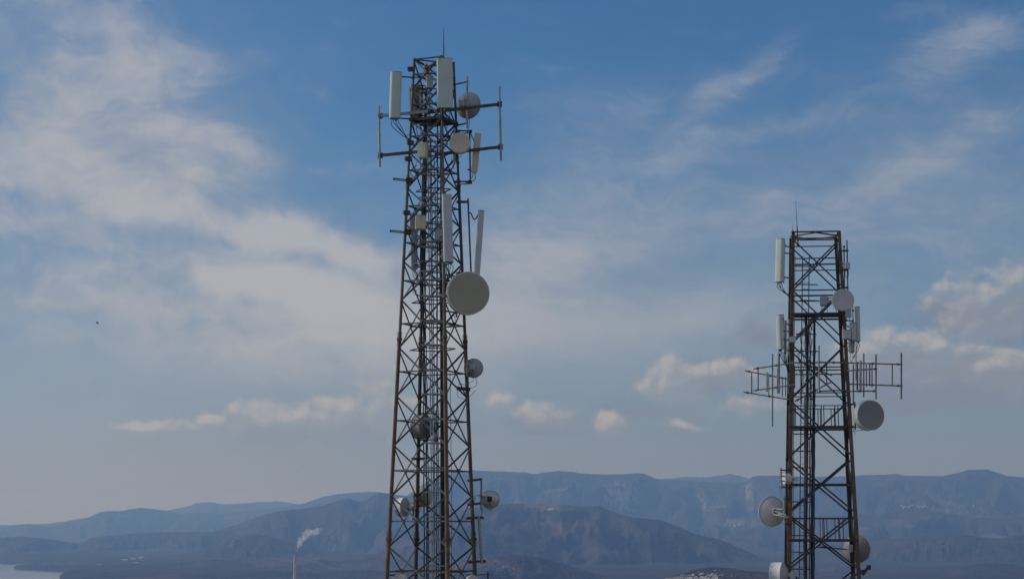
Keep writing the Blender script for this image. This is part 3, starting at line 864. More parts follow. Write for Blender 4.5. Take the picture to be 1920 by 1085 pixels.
for i in range(4):
    bm = BM()
    zm = zpx(752, Y2, 1540)
    ra, rb = (.095, .085) if i in (1, 2) else (.085, .075)
    # angle-section corner legs: two plates at right angles
    for (z0, z1, w) in ((base2, zpx(858, Y2, 1540), .20), (zpx(858, Y2, 1540), zpx(640, Y2, 1540), .185), (zpx(640, Y2, 1540), z2hi + .02, .165)):
        a, b_ = T2.pt(i, z0), T2.pt(i, z1)
        sx = 1 if i in (0, 1) else -1
        sy = 1 if i in (0, 3) else -1
        u, v = ex * -sx, ey * -sy
        prof = [(0, 0), (w, 0), (w, .022), (.022, .022), (.022, w), (0, w)]
        rr = [[p + u * x + v * y for x, y in prof] for p in (a, b_)]
        ringset(bm, rr)
    obj('leg', bm, M['leg_rust' if i in (1, 2) else 'leg_dark'], t2, smooth=False)
lev2 = [zpx(y, Y2, 1540) for y in (1178, 1069, 963, 857, 748, 641, 538, 443)]
def mat2(fi, z): return M['brace_rust'] if (fi == 0 and z < zpx(860, Y2, 1540) and rnd.random() < .55) else M['brace_dark']
def lat2(T, root):
    for li, (za, zb) in enumerate(zip(lev2, lev2[1:])):
        for fi, (i, j) in enumerate([(2, 1), (1, 0), (0, 3), (3, 2)]):
            pa, pb, qa, qb = T.pt(i, za), T.pt(j, za), T.pt(i, zb), T.pt(j, zb)
            nrm = (pb - pa).cross(Vector((0, 0, 1))).normalized()
            if nrm.dot((pa + pb) / 2 - T.axis(za)) < 0: nrm = -nrm
            w = .085 if li < 4 else .074
            for (a, b_, off, mt) in ((pa, qb, -.03, 'brace_dark'), (pb, qa, -.05, 'brace_rust' if (fi == 0 and li in (1, 2)) else 'brace_dark')):
                bm = BM(); angle_iron(bm, a + nrm * off, b_ + nrm * off, w, .011, -nrm)
                obj('diagonal_brace', bm, M[mt], root, smooth=False)
    # horizontals: heights in the photograph, per face
    for py, w, fs, mt in ((430.5, .07, (0, 1, 2, 3), 'brace_rust'), (446, .055, (0, 2), 'brace_dark'), (481, .055, (0, 2), 'brace_dark'), (492, .05, (0, 1, 2, 3), 'brace_dark'),
                       (541, .06, (0, 1, 2, 3), 'brace_dark'), (551, .055, (0, 2), 'brace_dark'), (678, .06, (0, 2), 'brace_dark'), (692, .06, (0, 1, 2, 3), 'brace_dark'), (735, .05, (0, 2), 'brace_dark'),
                       (757, .05, (1, 3), 'brace_dark'), (907, .07, (0, 1, 2, 3), 'brace_rust'), (971, .07, (0, 2), 'brace_rust'), (1013, .10, (0, 1, 2, 3), 'leg_umber')):
        for fi in fs:
            i, j = [(2, 1), (1, 0), (0, 3), (3, 2)][fi]
            z = zpx(py, Y2, 1540)
            a, b_ = T.pt(i, z), T.pt(j, z)
            nrm = (b_ - a).cross(Vector((0, 0, 1))).normalized()
            if nrm.dot((a + b_) / 2 - T.axis(z)) < 0: nrm = -nrm
            bm = BM(); angle_iron(bm, a - nrm * .09, b_ - nrm * .09, w, .010, -nrm)
            obj('horizontal_strut', bm, M[mt], root, smooth=False)
lat2(T2, t2)
bm = BM()
z = lev2[0]
while z > base2 + .6:
    za = max(z - 2.9, base2)
    for (i, j) in [(2, 1), (1, 0), (0, 3), (3, 2)]:
        pa, pb, qa, qb = T2.pt(i, za), T2.pt(j, za), T2.pt(i, z), T2.pt(j, z)
        angle_iron(bm, pa, qb, .09, .011, ey); angle_iron(bm, pb + ey * .02, qa + ey * .02, .09, .011, ey)
    z = za
obj('base_bracing', bm, M['brace_dark'], t2, smooth=False)
# diamond of plan braces at the head
bm = BM()
zt = z2hi - .05
mids = [(T2.pt(i, zt) + T2.pt(j, zt)) / 2 for i, j in ((2, 1), (1, 0), (0, 3), (3, 2))]
for a, b_ in zip(mids, mids[1:] + mids[:1]): bar(bm, a, b_, .07, .05, (0, 0, 1))
obj('head_bracing', bm, M['brace_rust'], t2, smooth=False)
def deck(T, py, th, inset, mat, nm, grow=0.0):
    bm = BM(); z = zpx(py, Y2, 1540)
    ax_ = T.axis(z)
    f0 = []
    for i in range(4):
        q = (T.pt(i, z) - ax_) * inset
        f0.append(bm.verts.new(ax_ + q - ey * q.dot(ey) * .5))
    f1 = [bm.verts.new(v.co - Vector((0, 0, th))) for v in f0]
    bm.faces.new(f0); bm.faces.new(list(reversed(f1)))
    for k in range(4): bm.faces.new((f0[k], f1[k], f1[(k + 1) % 4], f0[(k + 1) % 4]))
    for (i, j) in ((2, 1), (0, 3)):
        bar(bm, T.pt(i, z - .05), T.pt(j, z - .05), .09, .06, (0, 0, 1))
    bm.normal_update()
    return obj(nm, bm, M[mat], t2, smooth=False)
deck(T2, 584, .04, .93, 'grating', 'platform')
deck(T2, 797, .04, .93, 'grating', 'platform')
deck(T2, 1010, .04, .90, 'grating', 'platform')
def railing(py_top, py_bot, nm='railing', posts=(.08, .10, .52, .56, .74, .79, .95, 1.0), Yoff=0.35, mat='brace_dark', fronts=True):
    zt, zb = zpx(py_top, Y2, 1540), zpx(py_bot, Y2, 1540)
    for (i, j) in ((2, 1), (3, 0)):
        bm = BM()
        a, b_ = T2.pt(i, zt), T2.pt(j, zt); a2, b2 = T2.pt(i, zb), T2.pt(j, zb)
        off = ey * (.16 if i == 2 else -.16)
        bar(bm, a.lerp(b_, .04) + off, b_ + off, .042, .04, (0, 0, 1))
        for q in posts: tube(bm, a.lerp(b_, q) + off, a2.lerp(b2, q) + off, .022, 6)
        obj(nm, bm, M[mat], t2, smooth=False)
railing(759, 797)
railing(971, 1010, mat='brace_rust')
# ladder and feeder cables up the inside
rungs_ladder(t2, at(1504.0, 1180, Y2 + 1.2), at(1511, 480, Y2 + 1.6), (1, 0, 0), .17, [], (0, 1, 0), .4, M['brace_dark'], step=.34)
run(t2, [(1510.5, 1150), (1511, 1000), (1513, 850), (1514, 700), (1511, 590)], .075, Y2 + 1.5, wob=.01)
run(t2, [(1507, 1150), (1508, 1000), (1509, 850), (1509, 740)], .045, Y2 + 1.3, mat='cable_grey')
run(t2, [(1517, 1150), (1518, 1000), (1518.5, 850), (1519, 700), (1517, 600)], .028, Y2 + 1.6, wob=.03)
run(t2, [(1522.5, 1150), (1523, 1000), (1524, 850), (1526, 720), (1527, 590)], .06, Y2 + 1.6, wob=.01)
run(t2, [(1526, 1150), (1526.5, 1000), (1527, 850), (1528, 720), (1528, 595)], .035, Y2 + 1.7, wob=.03)
run(t2, [(1520.5, 1150), (1520.5, 900), (1521, 720), (1520, 600)], .02, Y2 + 1.8, wob=.05)
run(t2, [(1486.5, 1150), (1487.5, 900), (1488.5, 700), (1491, 480)], .018, Y2 + .5, mat='cable_grey')
for k, (y, x0, x1) in enumerate([(626, 1492, 1531), (658, 1490, 1534), (813, 1487, 1527), (845, 1486, 1527), (876, 1485, 1527), (940, 1485, 1526), (1003, 1484, 1525), (1034, 1483, 1525), (1066, 1483, 1524), (499, 1490, 1530), (533, 1492, 1533), (563, 1500, 1532)]):
    bm = BM(); bar(bm, at(x0, y, Y2 + 1.2), at(x1, y + .5, Y2 + 1.5), .055, .04, (0, 0, 1))
    obj('cable_bracket', bm, M['brace_dark' if y < 800 else 'brace_rust'], t2, smooth=False)
for k in range(22):
    y0 = 590 + k * 6.5 + rnd.uniform(-4, 4)
    x0 = 1516 + rnd.uniform(-14, 12)
    dx = rnd.uniform(3, 9) * rnd.choice((-1, 1)); dy = rnd.uniform(25, 50)
    bm = BM(); Yk = Y2 + rnd.uniform(1.2, 2.0)
    path(bm, curve([at(x0, y0, Yk), at(x0 + dx, y0 + dy * .35, Yk), at(x0 + dx * .6, y0 + dy * .7, Yk), at(x0 - dx * .3, y0 + dy, Yk)], 5), rnd.uniform(.012, .022), 5)
    obj('slack_cable', bm, M[rnd.choice(['black', 'black', 'cable_grey'])], t2)

# ------------------------------------------------------------------ antennas
def yawdir(yaw, pitch=0):
    """0 faces the viewer, positive turns to the picture's right"""
    a = R(yaw)
    return Vector((math.sin(a) * math.cos(R(pitch)), -math.cos(a) * math.cos(R(pitch)), math.sin(R(pitch))))
def near_leg(T, p):
    """closest point of the tower's legs at p's height"""
    return min((T.pt(i, p.z) for i in range(4)), key=lambda q: (q - p).length)
def clamp(bm, p, ax, r=.055, l=.05):
    d, x, y = frame(ax)
    box(bm, p, d * l, x * r * 1.25, y * r * .45)
    for q in (-1, 1): tube(bm, p + x * r * q - y * r * 1.6, p + x * r * q + y * r * 1.6, .012, 5)
def arm(root, p, q, w=.05, nm='mounting_arm', mat='brace_dark', cl=True):
    bm = BM()
    bar(bm, p, q, w, w * .8, (0, 0, 1))
    if cl:
        clamp(bm, Vector(q), (0, 0, 1)); clamp(bm, Vector(p), (0, 0, 1), .04)
    return obj(nm, bm, M[mat], root, smooth=False)
def panel(label, p_top, p_bot, Yd, wpx, depth, yaw, mat='white', capmat='galv', T=None, group=None, arms=(.1, .88), pole=True, cables=3, cable_to=None, name='panel_antenna', lean=0.0, arm_to=None, pole_ext=.08):
    a, b_ = at(*p_bot, Yd), at(*p_top, Yd - lean)
    root = thing(name, label, 'antenna', a, group)
    d = (b_ - a); L = d.length; d.normalize()
    f = yawdir(yaw); f = (f - d * f.dot(d)).normalized()
    s = d.cross(f).normalized()
    w = wpx * mpp(Yd)
    prof = rounded_rect(w, depth, min(w, depth) * .44, 6)
    bm = BM()
    ringset(bm, [[p + s * x + f * y for x, y in prof] for p in (a + d * .03, b_ - d * .03)])
    obj('radome', bm, M[mat], root)
    for p, q in ((a, a + d * .035), (b_ - d * .035, b_)):
        bm = BM()
        ringset(bm, [[c + s * x * 1.015 + f * y * 1.02 for x, y in prof] for c in (p, q)])
        obj('end_cap', bm, M[capmat], root)
    back = -f * (depth / 2)
    if pole:
        bm = BM()
        off = back * 2.4 - f * .05
        tube(bm, a + off - d * pole_ext, b_ + off + d * pole_ext, .034, 10)
        for q in (.10, .90):
            c = a + d * L * q
            bar(bm, c + back * .9, c + off, .07, .06, d); clamp(bm, c + off, d, .04)
        obj('mounting_pole', bm, M['galv'], root)
        if T is not None or arm_to is not None:
            for q in arms:
                c = a + d * L * q + off
                e = near_leg(T, c) if arm_to is None else Vector((arm_to.x, arm_to.y, c.z))
                arm(root, c, e, .055)
    else:
        for q in arms:
            c = a + d * L * q
            if T is not None or arm_to is not None:
                e = near_leg(T, c) if arm_to is None else Vector((arm_to.x, arm_to.y, c.z))
                arm(root, c + back * .95, e, .06)
    for k in range(cables):
        c = a + s * w * (.6 * (k + .5) / cables - .3)
        e = cable_to if cable_to is not None else a + Vector((.25, .2, -.9))
        bm = BM()
        tube(bm, c + d * .01, c - d * .07, .022, 8)
        drop = rnd.uniform(.30, .55)
        path(bm, curve([c - d * .06, c - d * drop * .6 + Vector((.03 * k, 0, 0)), c.lerp(e, .55) - Vector((0, 0, drop * .45)), e + Vector((0, 0, -.06 * k))], 6), .015, 6)
        obj('jumper_cable', bm, M['black'], root)
    return root

def dish(label, c, Yd, dia_px, yaw, kind, T=None, pitch=0, mat='dish_white', depth=.25, radio=True, group=None, mast=None, name='dish_antenna', leg_pt=None, mastlen=.5, shroud=None, aim=None):
    """kind 'drum': shrouded dish under a flat radome; 'bowl': open parabolic reflector"""
    c = at(*c, Yd)
    f = yawdir(yaw, pitch)
    r = dia_px * mpp(Yd) / 2
    root = thing(name, label, 'dish', c, group)
    d_, sx, sy = frame(f)
    if kind == 'drum':
        bm = BM()
        lathe(bm, c, f, [(-depth, r * .97), (-depth, r), (-depth * .96, r * 1.012), (-depth * .93, r), (0, r), (.012, r * 1.012), (.024, r * 1.005), (.024, r * .96)], 64)
        shr = obj('shroud', bm, M[shroud or 'dish_white'], root)
        nb = 12 if r > .5 else 8
        for kk in range(nb):
            a_ = 2 * math.pi * (kk + .5) / nb
            o_ = sx * math.cos(a_) + sy * math.sin(a_)
            bm = BM(); box(bm, c + o_ * r * 1.012 - f * .03, o_ * .011, o_.cross(f) * .018, f * .035)
            obj('rim_clamp', bm, M['galv'], shr, smooth=False)
        bm = BM()
        lathe(bm, c, f, [(.018, r * .985), (.026, r * .97), (.020, r * .8), (.006, r * .4), (.002, r * .12), (.001, 0)], 64)
        obj('radome', bm, M[mat], root)
        bm = BM()
        prof = [(-depth - .42 * r * (1 - (q * q)), r * q) for q in (1, .85, .65, .45, .25, .12)]
        lathe(bm, c, f, [(-depth, r * .985)] + prof[1:] + [(-depth - .42 * r, 0)], 48)
        obj('reflector_back', bm, M['dish_grey' if shroud is None else shroud], root)
        hub = c - f * (depth + .42 * r)
    else:
        bm = BM()
        dep = depth
        front = [(dep * (q * q - 1), r * q) for q in (0, .2, .4, .6, .8, .93, 1.0)]
        backp = [(dep * (q * q - 1) - .018, r * q) for q in (1.0, .93, .8, .6, .4, .2, 0)]
        lathe(bm, c, f, front + [(.012, r * 1.02), (-.02, r * 1.025)] + backp, 56)
        bmesh.ops.recalc_face_normals(bm, faces=bm.faces)
        obj('reflector', bm, M[mat], root)
        bm = BM()
        lathe(bm, c, f, [(-.03, r * 1.0), (-.03, r * 1.045), (.02, r * 1.045), (.02, r * 1.0)], 56)
        obj('rim', bm, M['dish_grey' if mat != 'dish_grey' else 'galv'], root)
        bm = BM()
        lathe(bm, c, f, [(.015, r * .99), (.05 * r, r * .7), (.09 * r, r * .3), (.10 * r, 0)], 48)
        obj('radome', bm, M['dish_white'], root)
        hub = c - f * (dep + .02)
    bm = BM()
    tube(bm, hub + f * .02, hub - f * .10, max(.06, r * .22), 18)
    obj('hub', bm, M['galv'], root)
    up = Vector((0, 0, 1))
    mp = hub - f * .17
    if radio:
        bm = BM()
        box(bm, hub - f * .20 + up * .02, sx * max(.10, r * .24), sy * max(.10, r * .26), d_ * .085)
        for k in range(5):
            box(bm, hub - f * .30 + sx * (k - 2) * max(.04, r * .10), sx * .006, sy * max(.09, r * .24), d_ * .018)
        obj('radio_unit', bm, M['pale' if mat != 'dish_alu' else 'dark_box'], root, smooth=False)
    bm = BM()
    m0 = mp + sx * max(.12, r * .34)
    if mast is not None: m0 = Vector((mast.x, mast.y, c.z))
    tube(bm, m0 - up * mastlen, m0 + up * mastlen, .045, 10)
    for q in (-.12, .12):
        bar(bm, hub - f * .05 + up * q, m0 + up * q, .07, .05, up)
        clamp(bm, m0 + up * q, up, .055)
    obj('mounting_mast', bm, M['galv'], root)
    if T is not None or leg_pt is not None:
        for q in (-.8, .8):
            p = m0 + up * mastlen * q
            e = near_leg(T, p) if leg_pt is None else Vector((leg_pt.x, leg_pt.y, p.z))
            arm(root, p, e, .06)
    if r > .6 and kind == 'drum':
        bm = BM()
        e = near_leg(T, c - up * .3) if T is not None else m0
        tube(bm, c - f * depth * .8 - sx * r * .3 - up * r * .85, e - up * .5, .018, 6)
        obj('side_strut', bm, M['galv'], root)
    bm = BM()
    path(bm, curve([hub - f * .22 - up * .08, hub - f * .25 - up * (.35 + r * .3) + sx * .06, m0 - up * (mastlen * .7) + sx * .12, m0 - up * (mastlen + .25)], 6), .011, 6)
    obj('jumper_cable', bm, M['black'], root)
    return root

def ebox(label, c, Yd, wpx, hpx, dep, yaw, mat, T, lidmat=None, name='equipment_box', cat='box', roll=0):
    p = at(*c, Yd)
    root = thing(name, label, cat, p)
    f = yawdir(yaw); up = Vector((0, 0, 1)); s = up.cross(f)
    w, h = wpx * mpp(Yd) / 2, hpx * mpp(Yd) / 2
    bm = BM(); box(bm, p, s * w, up * h, f * dep / 2)
    bmesh.ops.bevel(bm, geom=list(bm.edges), offset=min(w, h, dep) * .12, segments=2, affect='EDGES')
    obj('case', bm, M[mat], root)
    bm = BM(); box(bm, p + f * (dep / 2 + .008), s * w * .84, up * h * .84, f * .010)
    obj('lid', bm, M[lidmat or mat], root, smooth=False)
    bm = BM()
    for q in (-.5, .5):
        tube(bm, p - up * h + s * w * q, p - up * (h + .06) + s * w * q, .02, 8)
        path(bm, curve([p - up * (h + .05) + s * w * q, p - up * (h + .25) + s * w * q * 1.4 - f * .05, p - up * (h + .5) + s * .1 - f * .2], 6), .012, 5)
    obj('cable_gland', bm, M['black'], root)
    e = near_leg(T, p)
    for q in (-.6, .6): arm(root, p - f * dep / 2 + up * h * q, Vector((e.x, e.y, p.z + h * q)), .045, 'mounting_bracket', 'brace_dark', False)
    return root

def rod(label, pts, Yd, r0, r1, mat='dark_box', name='lightning_rod', cat='lightning rod', foot=None):
    a, b_ = at(*pts[0], Yd), at(*pts[1], Yd)
    root = thing(name, label, cat, a)
    bm = BM(); tube(bm, a, a.lerp(b_, .45), r0, 8); obj('mast', bm, M[mat], root)
    bm = BM(); tube(bm, a.lerp(b_, .44), b_, r1, 6, r1 * .5); obj('tip', bm, M[mat], root)
    bm = BM(); clamp(bm, a + Vector((0, 0, .05)), (0, 0, 1), .05, .08)
    tube(bm, a + Vector((0, 0, .03)), foot if foot is not None else a + Vector((.02, .02, -.25)), r0, 6)
    obj('base_clamp', bm, M['bolt'], root, smooth=False)
    return root

# ---- on the left tower -------------------------------------------------------------------
rod('thin lightning rod standing up from the head of the taller mast behind the white panel', ((832, 113), (832, 53)), Y1, .024, .021, foot=T1.pt(0, z_hi).lerp(T1.pt(1, z_hi), .45))
fr1 = T1.pt(1, zpx(150, Y1))
panel('wide white panel antenna facing forward at the very top of the taller mast', (833.5, 109.5), (834.5, 203), Y1 - 1.25, 30, .17, 4, 'white', T=T1, cables=3, arms=(.1, .85), cable_to=at(838, 235, Y1 - .6))
lf1 = T1.pt(2, zpx(180, Y1))
panel('white panel antenna turned to the left, out beside the head of the taller mast', (743, 135.5), (740, 222.5), Y1 - 1.0, 22, .32, -3, 'white', T=T1, cables=4, arms=(.06, .96), cable_to=at(770, 262, Y1 - .3), pole_ext=.02)
panel('brown weathered panel antenna seen from behind inside the head of the taller mast', (776, 163), (778, 232), Y1 + .6, 19, .16, 158, 'brown_panel', capmat='grey_panel', T=T1, cables=2)
panel('slim dark panel antenna tucked behind the braces beside the brown panel', (789, 160), (787, 224), Y1 + .9, 10, .14, 160, 'grey_panel', capmat='dark_box', T=T1, cables=2)
ebox('small pale grey radio box hanging in the top braces beneath the red lamp', (805, 154), Y1 - .15, 13, 25, .18, 18, 'pale', T1, 'white', 'radio_unit', 'radio')
# red lamp
p = at(799, 128, Y1 - .1)
lamp = thing('obstruction_lamp', 'small red warning lamp among the braces at the head of the taller mast', 'lamp', p)
bm = BM(); lathe(bm, p, (0, 0, 1), [(0, 0), (0, .075), (.02, .085), (.13, .08), (.19, .055), (.21, 0)], 20); obj('lens', bm, M['lamp_red'], lamp)
bm = BM(); tube(bm, p - Vector((0, 0, .35)), p + Vector((0, 0, .005)), .05, 10); tube(bm, p - Vector((0, 0, .05)), p + Vector((0, 0, .012)), .095, 16)
bar(bm, p - Vector((0, 0, .3)), T1.pt(3, p.z - .3), .05, .05, (0, 0, 1)); obj('base', bm, M['bolt'], lamp)

# outrigger frames
def outrigger(label, pole_px, pole_y0, pole_y1, arms_, Yp):
    a = at(pole_px[0], pole_y1, Yp); b_ = at(pole_px[1], pole_y0, Yp)
    root = thing('outrigger_frame', label, 'antenna frame', a)
    bm = BM()
    mid_ = a.lerp(b_, .55)
    tube(bm, a, mid_, .052, 12); tube(bm, mid_, b_, .044, 12)
    obj('end_pole', bm, M['galv'], root)
    for (p0, p1, mt) in arms_:
        bm = BM(); bar(bm, p0, p1, .12, .10, (0, 0, 1)); obj('outrigger_arm', bm, M[mt], root, smooth=False)
        bm = BM(); clamp(bm, p0, (0, 0, 1), .075, .08)
        tube(bm, p0 + Vector((-.11, 0, .1)), p0 + Vector((.11, 0, .1)), .022, 6); tube(bm, p0 + Vector((-.11, 0, -.1)), p0 + Vector((.11, 0, -.1)), .022, 6)
        obj('pole_clamp', bm, M['brace_dark'], root, smooth=False)
outrigger('grey end pole held out to the left of the taller mast on two arms', (712, 710.5), 198, 313,
          [(at(713, 217.5, Y1 - .9), at(802, 209, Y1 - .7), 'galv'), (at(713, 291.5, Y1 - .9), at(800, 283, Y1 - .8), 'leg_rust')], Y1 - .9)
outrigger('grey end pole held out to the right of the taller mast on brown arms', (939.5, 936.5), 162, 301,
          [(at(937, 195.5, Y1 - .2), at(796, 212, Y1 - .4), 'leg_umber'), (at(938.5, 275.5, Y1 - .2), at(815, 290, Y1 - .4), 'leg_umber')], Y1 - .2)

dish('pale dish seen from behind at the top right of the taller mast', (879, 198.5), Y1 + .5, 49, 152, 'bowl', T=T1, mat='dish_grey', depth=.34, mast=at(876, 199, Y1 - .15), mastlen=1.12)
dish('small round beige drum dish facing forward just under the upper right arm', (862, 268), Y1 - .9, 39, -4, 'drum', T=T1, mat='beige', depth=.26, shroud='beige', mast=at(852, 268, Y1 - .3), mastlen=.75)
panel('slim beige panel antenna leaning outward beside the small beige drum dish', (896.5, 250), (889, 323), Y1 - .1, 13, .10, 20, 'beige', capmat='beige', T=None, arms=(), pole=False, cables=2, cable_to=at(873, 340, Y1))
bk = thing('antenna_bracket', 'dark bracket pole with folding arms carrying the slim beige panel', 'bracket', at(882, 340, Y1 + .1))
bm = BM(); tube(bm, at(882, 344, Y1), at(880.5, 248, Y1), .035, 8); obj('bracket_pole', bm, M['brace_dark'], bk)
for yy in (246, 341):
    bm = BM(); bar(bm, at(852, yy - 1, Y1), at(885, yy, Y1), .06, .05, (0, 0, 1)); bar(bm, at(856, yy + 5, Y1 + .05), at(885, yy + 3, Y1 + .05), .04, .04, (0, 0, 1)); clamp(bm, at(882, yy, Y1), (0, 0, 1)); clamp(bm, at(858, yy, Y1), (0, 0, 1), .09)
    obj('bracket_arm', bm, M['brace_dark'], bk, smooth=False)
bm = BM(); bar(bm, at(882, 250, Y1 - .05), at(889, 265, Y1 - .05), .04, .04); bar(bm, at(889, 265, Y1 - .05), at(894, 255, Y1 - .05), .04, .04); bar(bm, at(876, 318, Y1 - .05), at(893, 319, Y1 - .05), .05, .04); obj('tilt_arm', bm, M['brace_dark'], bk, smooth=False)

ebox('beige equipment box with a bright door on the left face below the outrigger arm', (793, 282.5), Y1 - 1.0, 17, 30, .28, -18, 'beige', T1, 'beige')
ebox('beige equipment box with a framed door beside the coiled rusty clamps', (788.5, 417.5), Y1 - 1.05, 19, 28, .26, 12, 'drum_beige', T1, 'beige')
ebox('pale grey flat box half hidden behind the long white panel antenna', (824, 437), Y1 - .3, 18, 30, .18, 5, 'grey_panel', T1, 'pale')
ebox('narrow grey case behind the left leg, next to the framed beige box', (775, 416), Y1 + .5, 11, 32, .2, -10, 'grey_panel', T1)
panel('flat grey panel antenna hidden inside the taller mast below the beige boxes', (776, 432), (777, 505), Y1 + .5, 13, .12, -10, 'grey_panel', capmat='grey_panel', T=T1, cables=3, pole=False, cable_to=at(790, 530, Y1 + .5))
panel('long white upright panel antenna on the front leg of the taller mast', (837.5, 364.5), (841, 490.5), Y1 - 1.75, 18.5, .20, 5, 'pale', capmat='white', T=T1, cables=4, cable_to=at(835, 540, Y1 - 1.3), arms=(.03, .97), pole=False)
panel('long narrow grey panel antenna tilted outward above the biggest dish', (902.5, 394.5), (893.5, 522), Y1 - .1, 12, .16, 32, 'pale', capmat='grey_panel', T=None, pole=False, arms=(), cables=1, cable_to=at(886, 545, Y1 + .2))
bk = thing('antenna_bracket', 'thin dark bracket pole with a bent arm carrying the long narrow grey panel', 'bracket', at(883, 520, Y1))
bm = BM(); tube(bm, at(883.5, 520, Y1), at(877.5, 372, Y1), .036, 8); obj('bracket_pole', bm, M['brace_dark'], bk)
for yy in (378.5, 512):
    bm = BM(); bar(bm, at(856, yy, Y1 + .1), at(879, yy, Y1), .10, .06, (0, 0, 1)); clamp(bm, at(862, yy, Y1), (0, 0, 1), .09)
    obj('bracket_arm', bm, M['brace_dark'], bk, smooth=False)
bm = BM()
path(bm, curve([at(879, 399, Y1 - .05), at(883, 400, Y1 - .05), at(887, 409, Y1 - .05), at(891, 411, Y1 - .05), at(896, 404, Y1 - .05), at(900, 398, Y1 - .05)], 4), .03, 6)
obj('tilt_arm', bm, M['brace_dark'], bk)
dish('biggest dish, an olive-beige drum facing forward halfway up the taller mast', (878.5, 549), Y1 - 1.2, 80, 13, 'drum', T=T1, mat='drum_beige', depth=.40, mast=at(856, 549, Y1 - .6), mastlen=.95)
dish('small grey dish seen from behind on the right leg below the biggest dish', (888, 690), Y1 + .6, 35, 172, 'bowl', T=T1, mat='dish_grey', depth=.16, mast=at(876, 690, Y1 + .4), mastlen=.35)
dish('weathered drum dish wedged inside the left leg halfway down the taller mast', (783, 800), Y1 + 1.7, 45, -122, 'drum', T=T1, mat='dish_white', depth=.45, shroud='dish_dim', mastlen=.7)
dish('white drum dish behind the left leg, level with the hill crest', (749, 950), Y1 + 1.6, 35, -118, 'drum', T=T1, mat='dish_white', depth=.28, leg_pt=T1.pt(3, zpx(950, Y1)), mastlen=.6)
dish('beige drum dish behind the dark back leg near the hill crest', (795, 931), Y1 + 2.3, 37, 150, 'drum', T=T1, mat='dish_white', depth=.3, shroud='drum_beige', leg_pt=T1.pt(3, zpx(930, Y1)), mastlen=.5)
dish('small shiny silver dish with dark electronics on its back, right of the taller mast', (919.5, 936), Y1 + .9, 33, 176, 'bowl', T=None, mat='dish_alu', depth=.15, mast=at(902, 936, Y1 + .7), mastlen=.45)
bk = thing('antenna_bracket', 'square dark steel bracket holding the small shiny dish off the right leg', 'bracket', at(890, 950, Y1 + .7))
bm = BM(); bar(bm, at(902.5, 895, Y1 + .7), at(902.5, 947, Y1 + .7), .075, .075, (1, 0, 0)); obj('bracket_post', bm, M['brace'], bk, smooth=False)
for yy in (899, 944):
    bm = BM(); bar(bm, at(879, yy + 1.5, Y1 + .7), at(902, yy - 1, Y1 + .7), .10, .08, (0, 0, 1)); clamp(bm, at(882, yy + 1, Y1 + .7), (0, 0, 1), .1); obj('bracket_arm', bm, M['brace_dark'], bk, smooth=False)
bm = BM(); path(bm, curve([at(888, 946, Y1 + .7), at(891, 932, Y1 + .6), at(899, 928, Y1 + .6), at(908, 934, Y1 + .6)], 6), .014, 6); obj('jumper_cable', bm, M['black'], bk)
bk = thing('antenna_bracket', 'empty grey bracket pole clamped top and bottom beside the lowest right leg', 'bracket', at(903, 1056, Y1 + .7))
bm = BM(); tube(bm, at(904, 1057, Y1 + .7), at(897.5, 966, Y1 + .7), .068, 12); obj('bracket_pole', bm, M['galv'], bk)
for yy, x0, x1 in ((970, 874, 905), (1052, 877, 909)):
    bm = BM(); bar(bm, at(x0, yy + 1.5, Y1 + .7), at(x1, yy - 1, Y1 + .7), .10, .08, (0, 0, 1)); clamp(bm, at(x1 - 3, yy, Y1 + .7), (0, 0, 1), .1); clamp(bm, at(x0 + 8, yy, Y1 + .7), (0, 0, 1), .1); obj('bracket_arm', bm, M['brace_dark'], bk, smooth=False)
for nm_, lab, x0, x1, yy in (('stub_arm', 'empty dark stub arm on a rusty clamp pointing left, just below the outrigger frame', 738, 770, 335.5), ('stub_arm', 'empty dark stub arm on a rusty clamp pointing left, beside the framed beige box', 732, 768, 433)):
    root = thing(nm_, lab, 'bracket', at(x1, yy, Y1 - .8))
    bm = BM(); bar(bm, at(x0, yy - 1.2, Y1 - .75), at(x1, yy + 2.6, Y1 - .75), .05, .02, (0, 0, 1)); bar(bm, at(x0, yy + 1.6, Y1 - .72), at(x1, yy + 5.2, Y1 - .72), .035, .02, (0, 0, 1)); bar(bm, at(x0, yy - 2.2, Y1 - .73), at(x0, yy + 2.6, Y1 - .73), .05, .04, (1, 0, 0)); obj('arm', bm, M['brace_dark'], root, smooth=False)
    bm = BM(); q = at(x1 - 2, yy + 2.5, Y1 - .75)
    clamp(bm, q, (0, 0, 1), .10, .11); tube(bm, q - Vector((.12, .1, .06)), q + Vector((.12, -.1, -.06)), .03, 6); tube(bm, q - Vector((.14, .12, -.07)), q + Vector((.1, -.1, .09)), .024, 6)
    obj('clamp', bm, M['bolt'], root, smooth=False)
for (x, y, lab) in ((770, 268, 'rusty leg clamp at the upper left corner of the taller mast'), (766, 298, 'rusty leg clamp just under the left outrigger arm'), (763, 399, 'rusty spring-like clamp on the left leg above the stub arm'), (771, 130, 'dark bracket clamp reaching left from the top corner of the taller mast')):
    root = thing('leg_clamp', lab, 'clamp', at(x, y, Y1 - .75))
    bm = BM(); q = at(x, y, Y1 - .75); clamp(bm, q, (0, 0, 1), .10, .10); obj('clamp_plate', bm, M['bolt'], root, smooth=False)
    bm = BM()
    for k in range(3): tube(bm, q + Vector((-.17, -.05, .07 - .06 * k)), q + Vector((.16, .05, .05 - .06 * k)), .018, 6)
    obj('bolt', bm, M['bolt'], root)
root = thing('cable_splice', 'dark cable splice bar with loose loops at the right leg under the small dish', 'cable splice', at(870, 728, Y1 + .6))
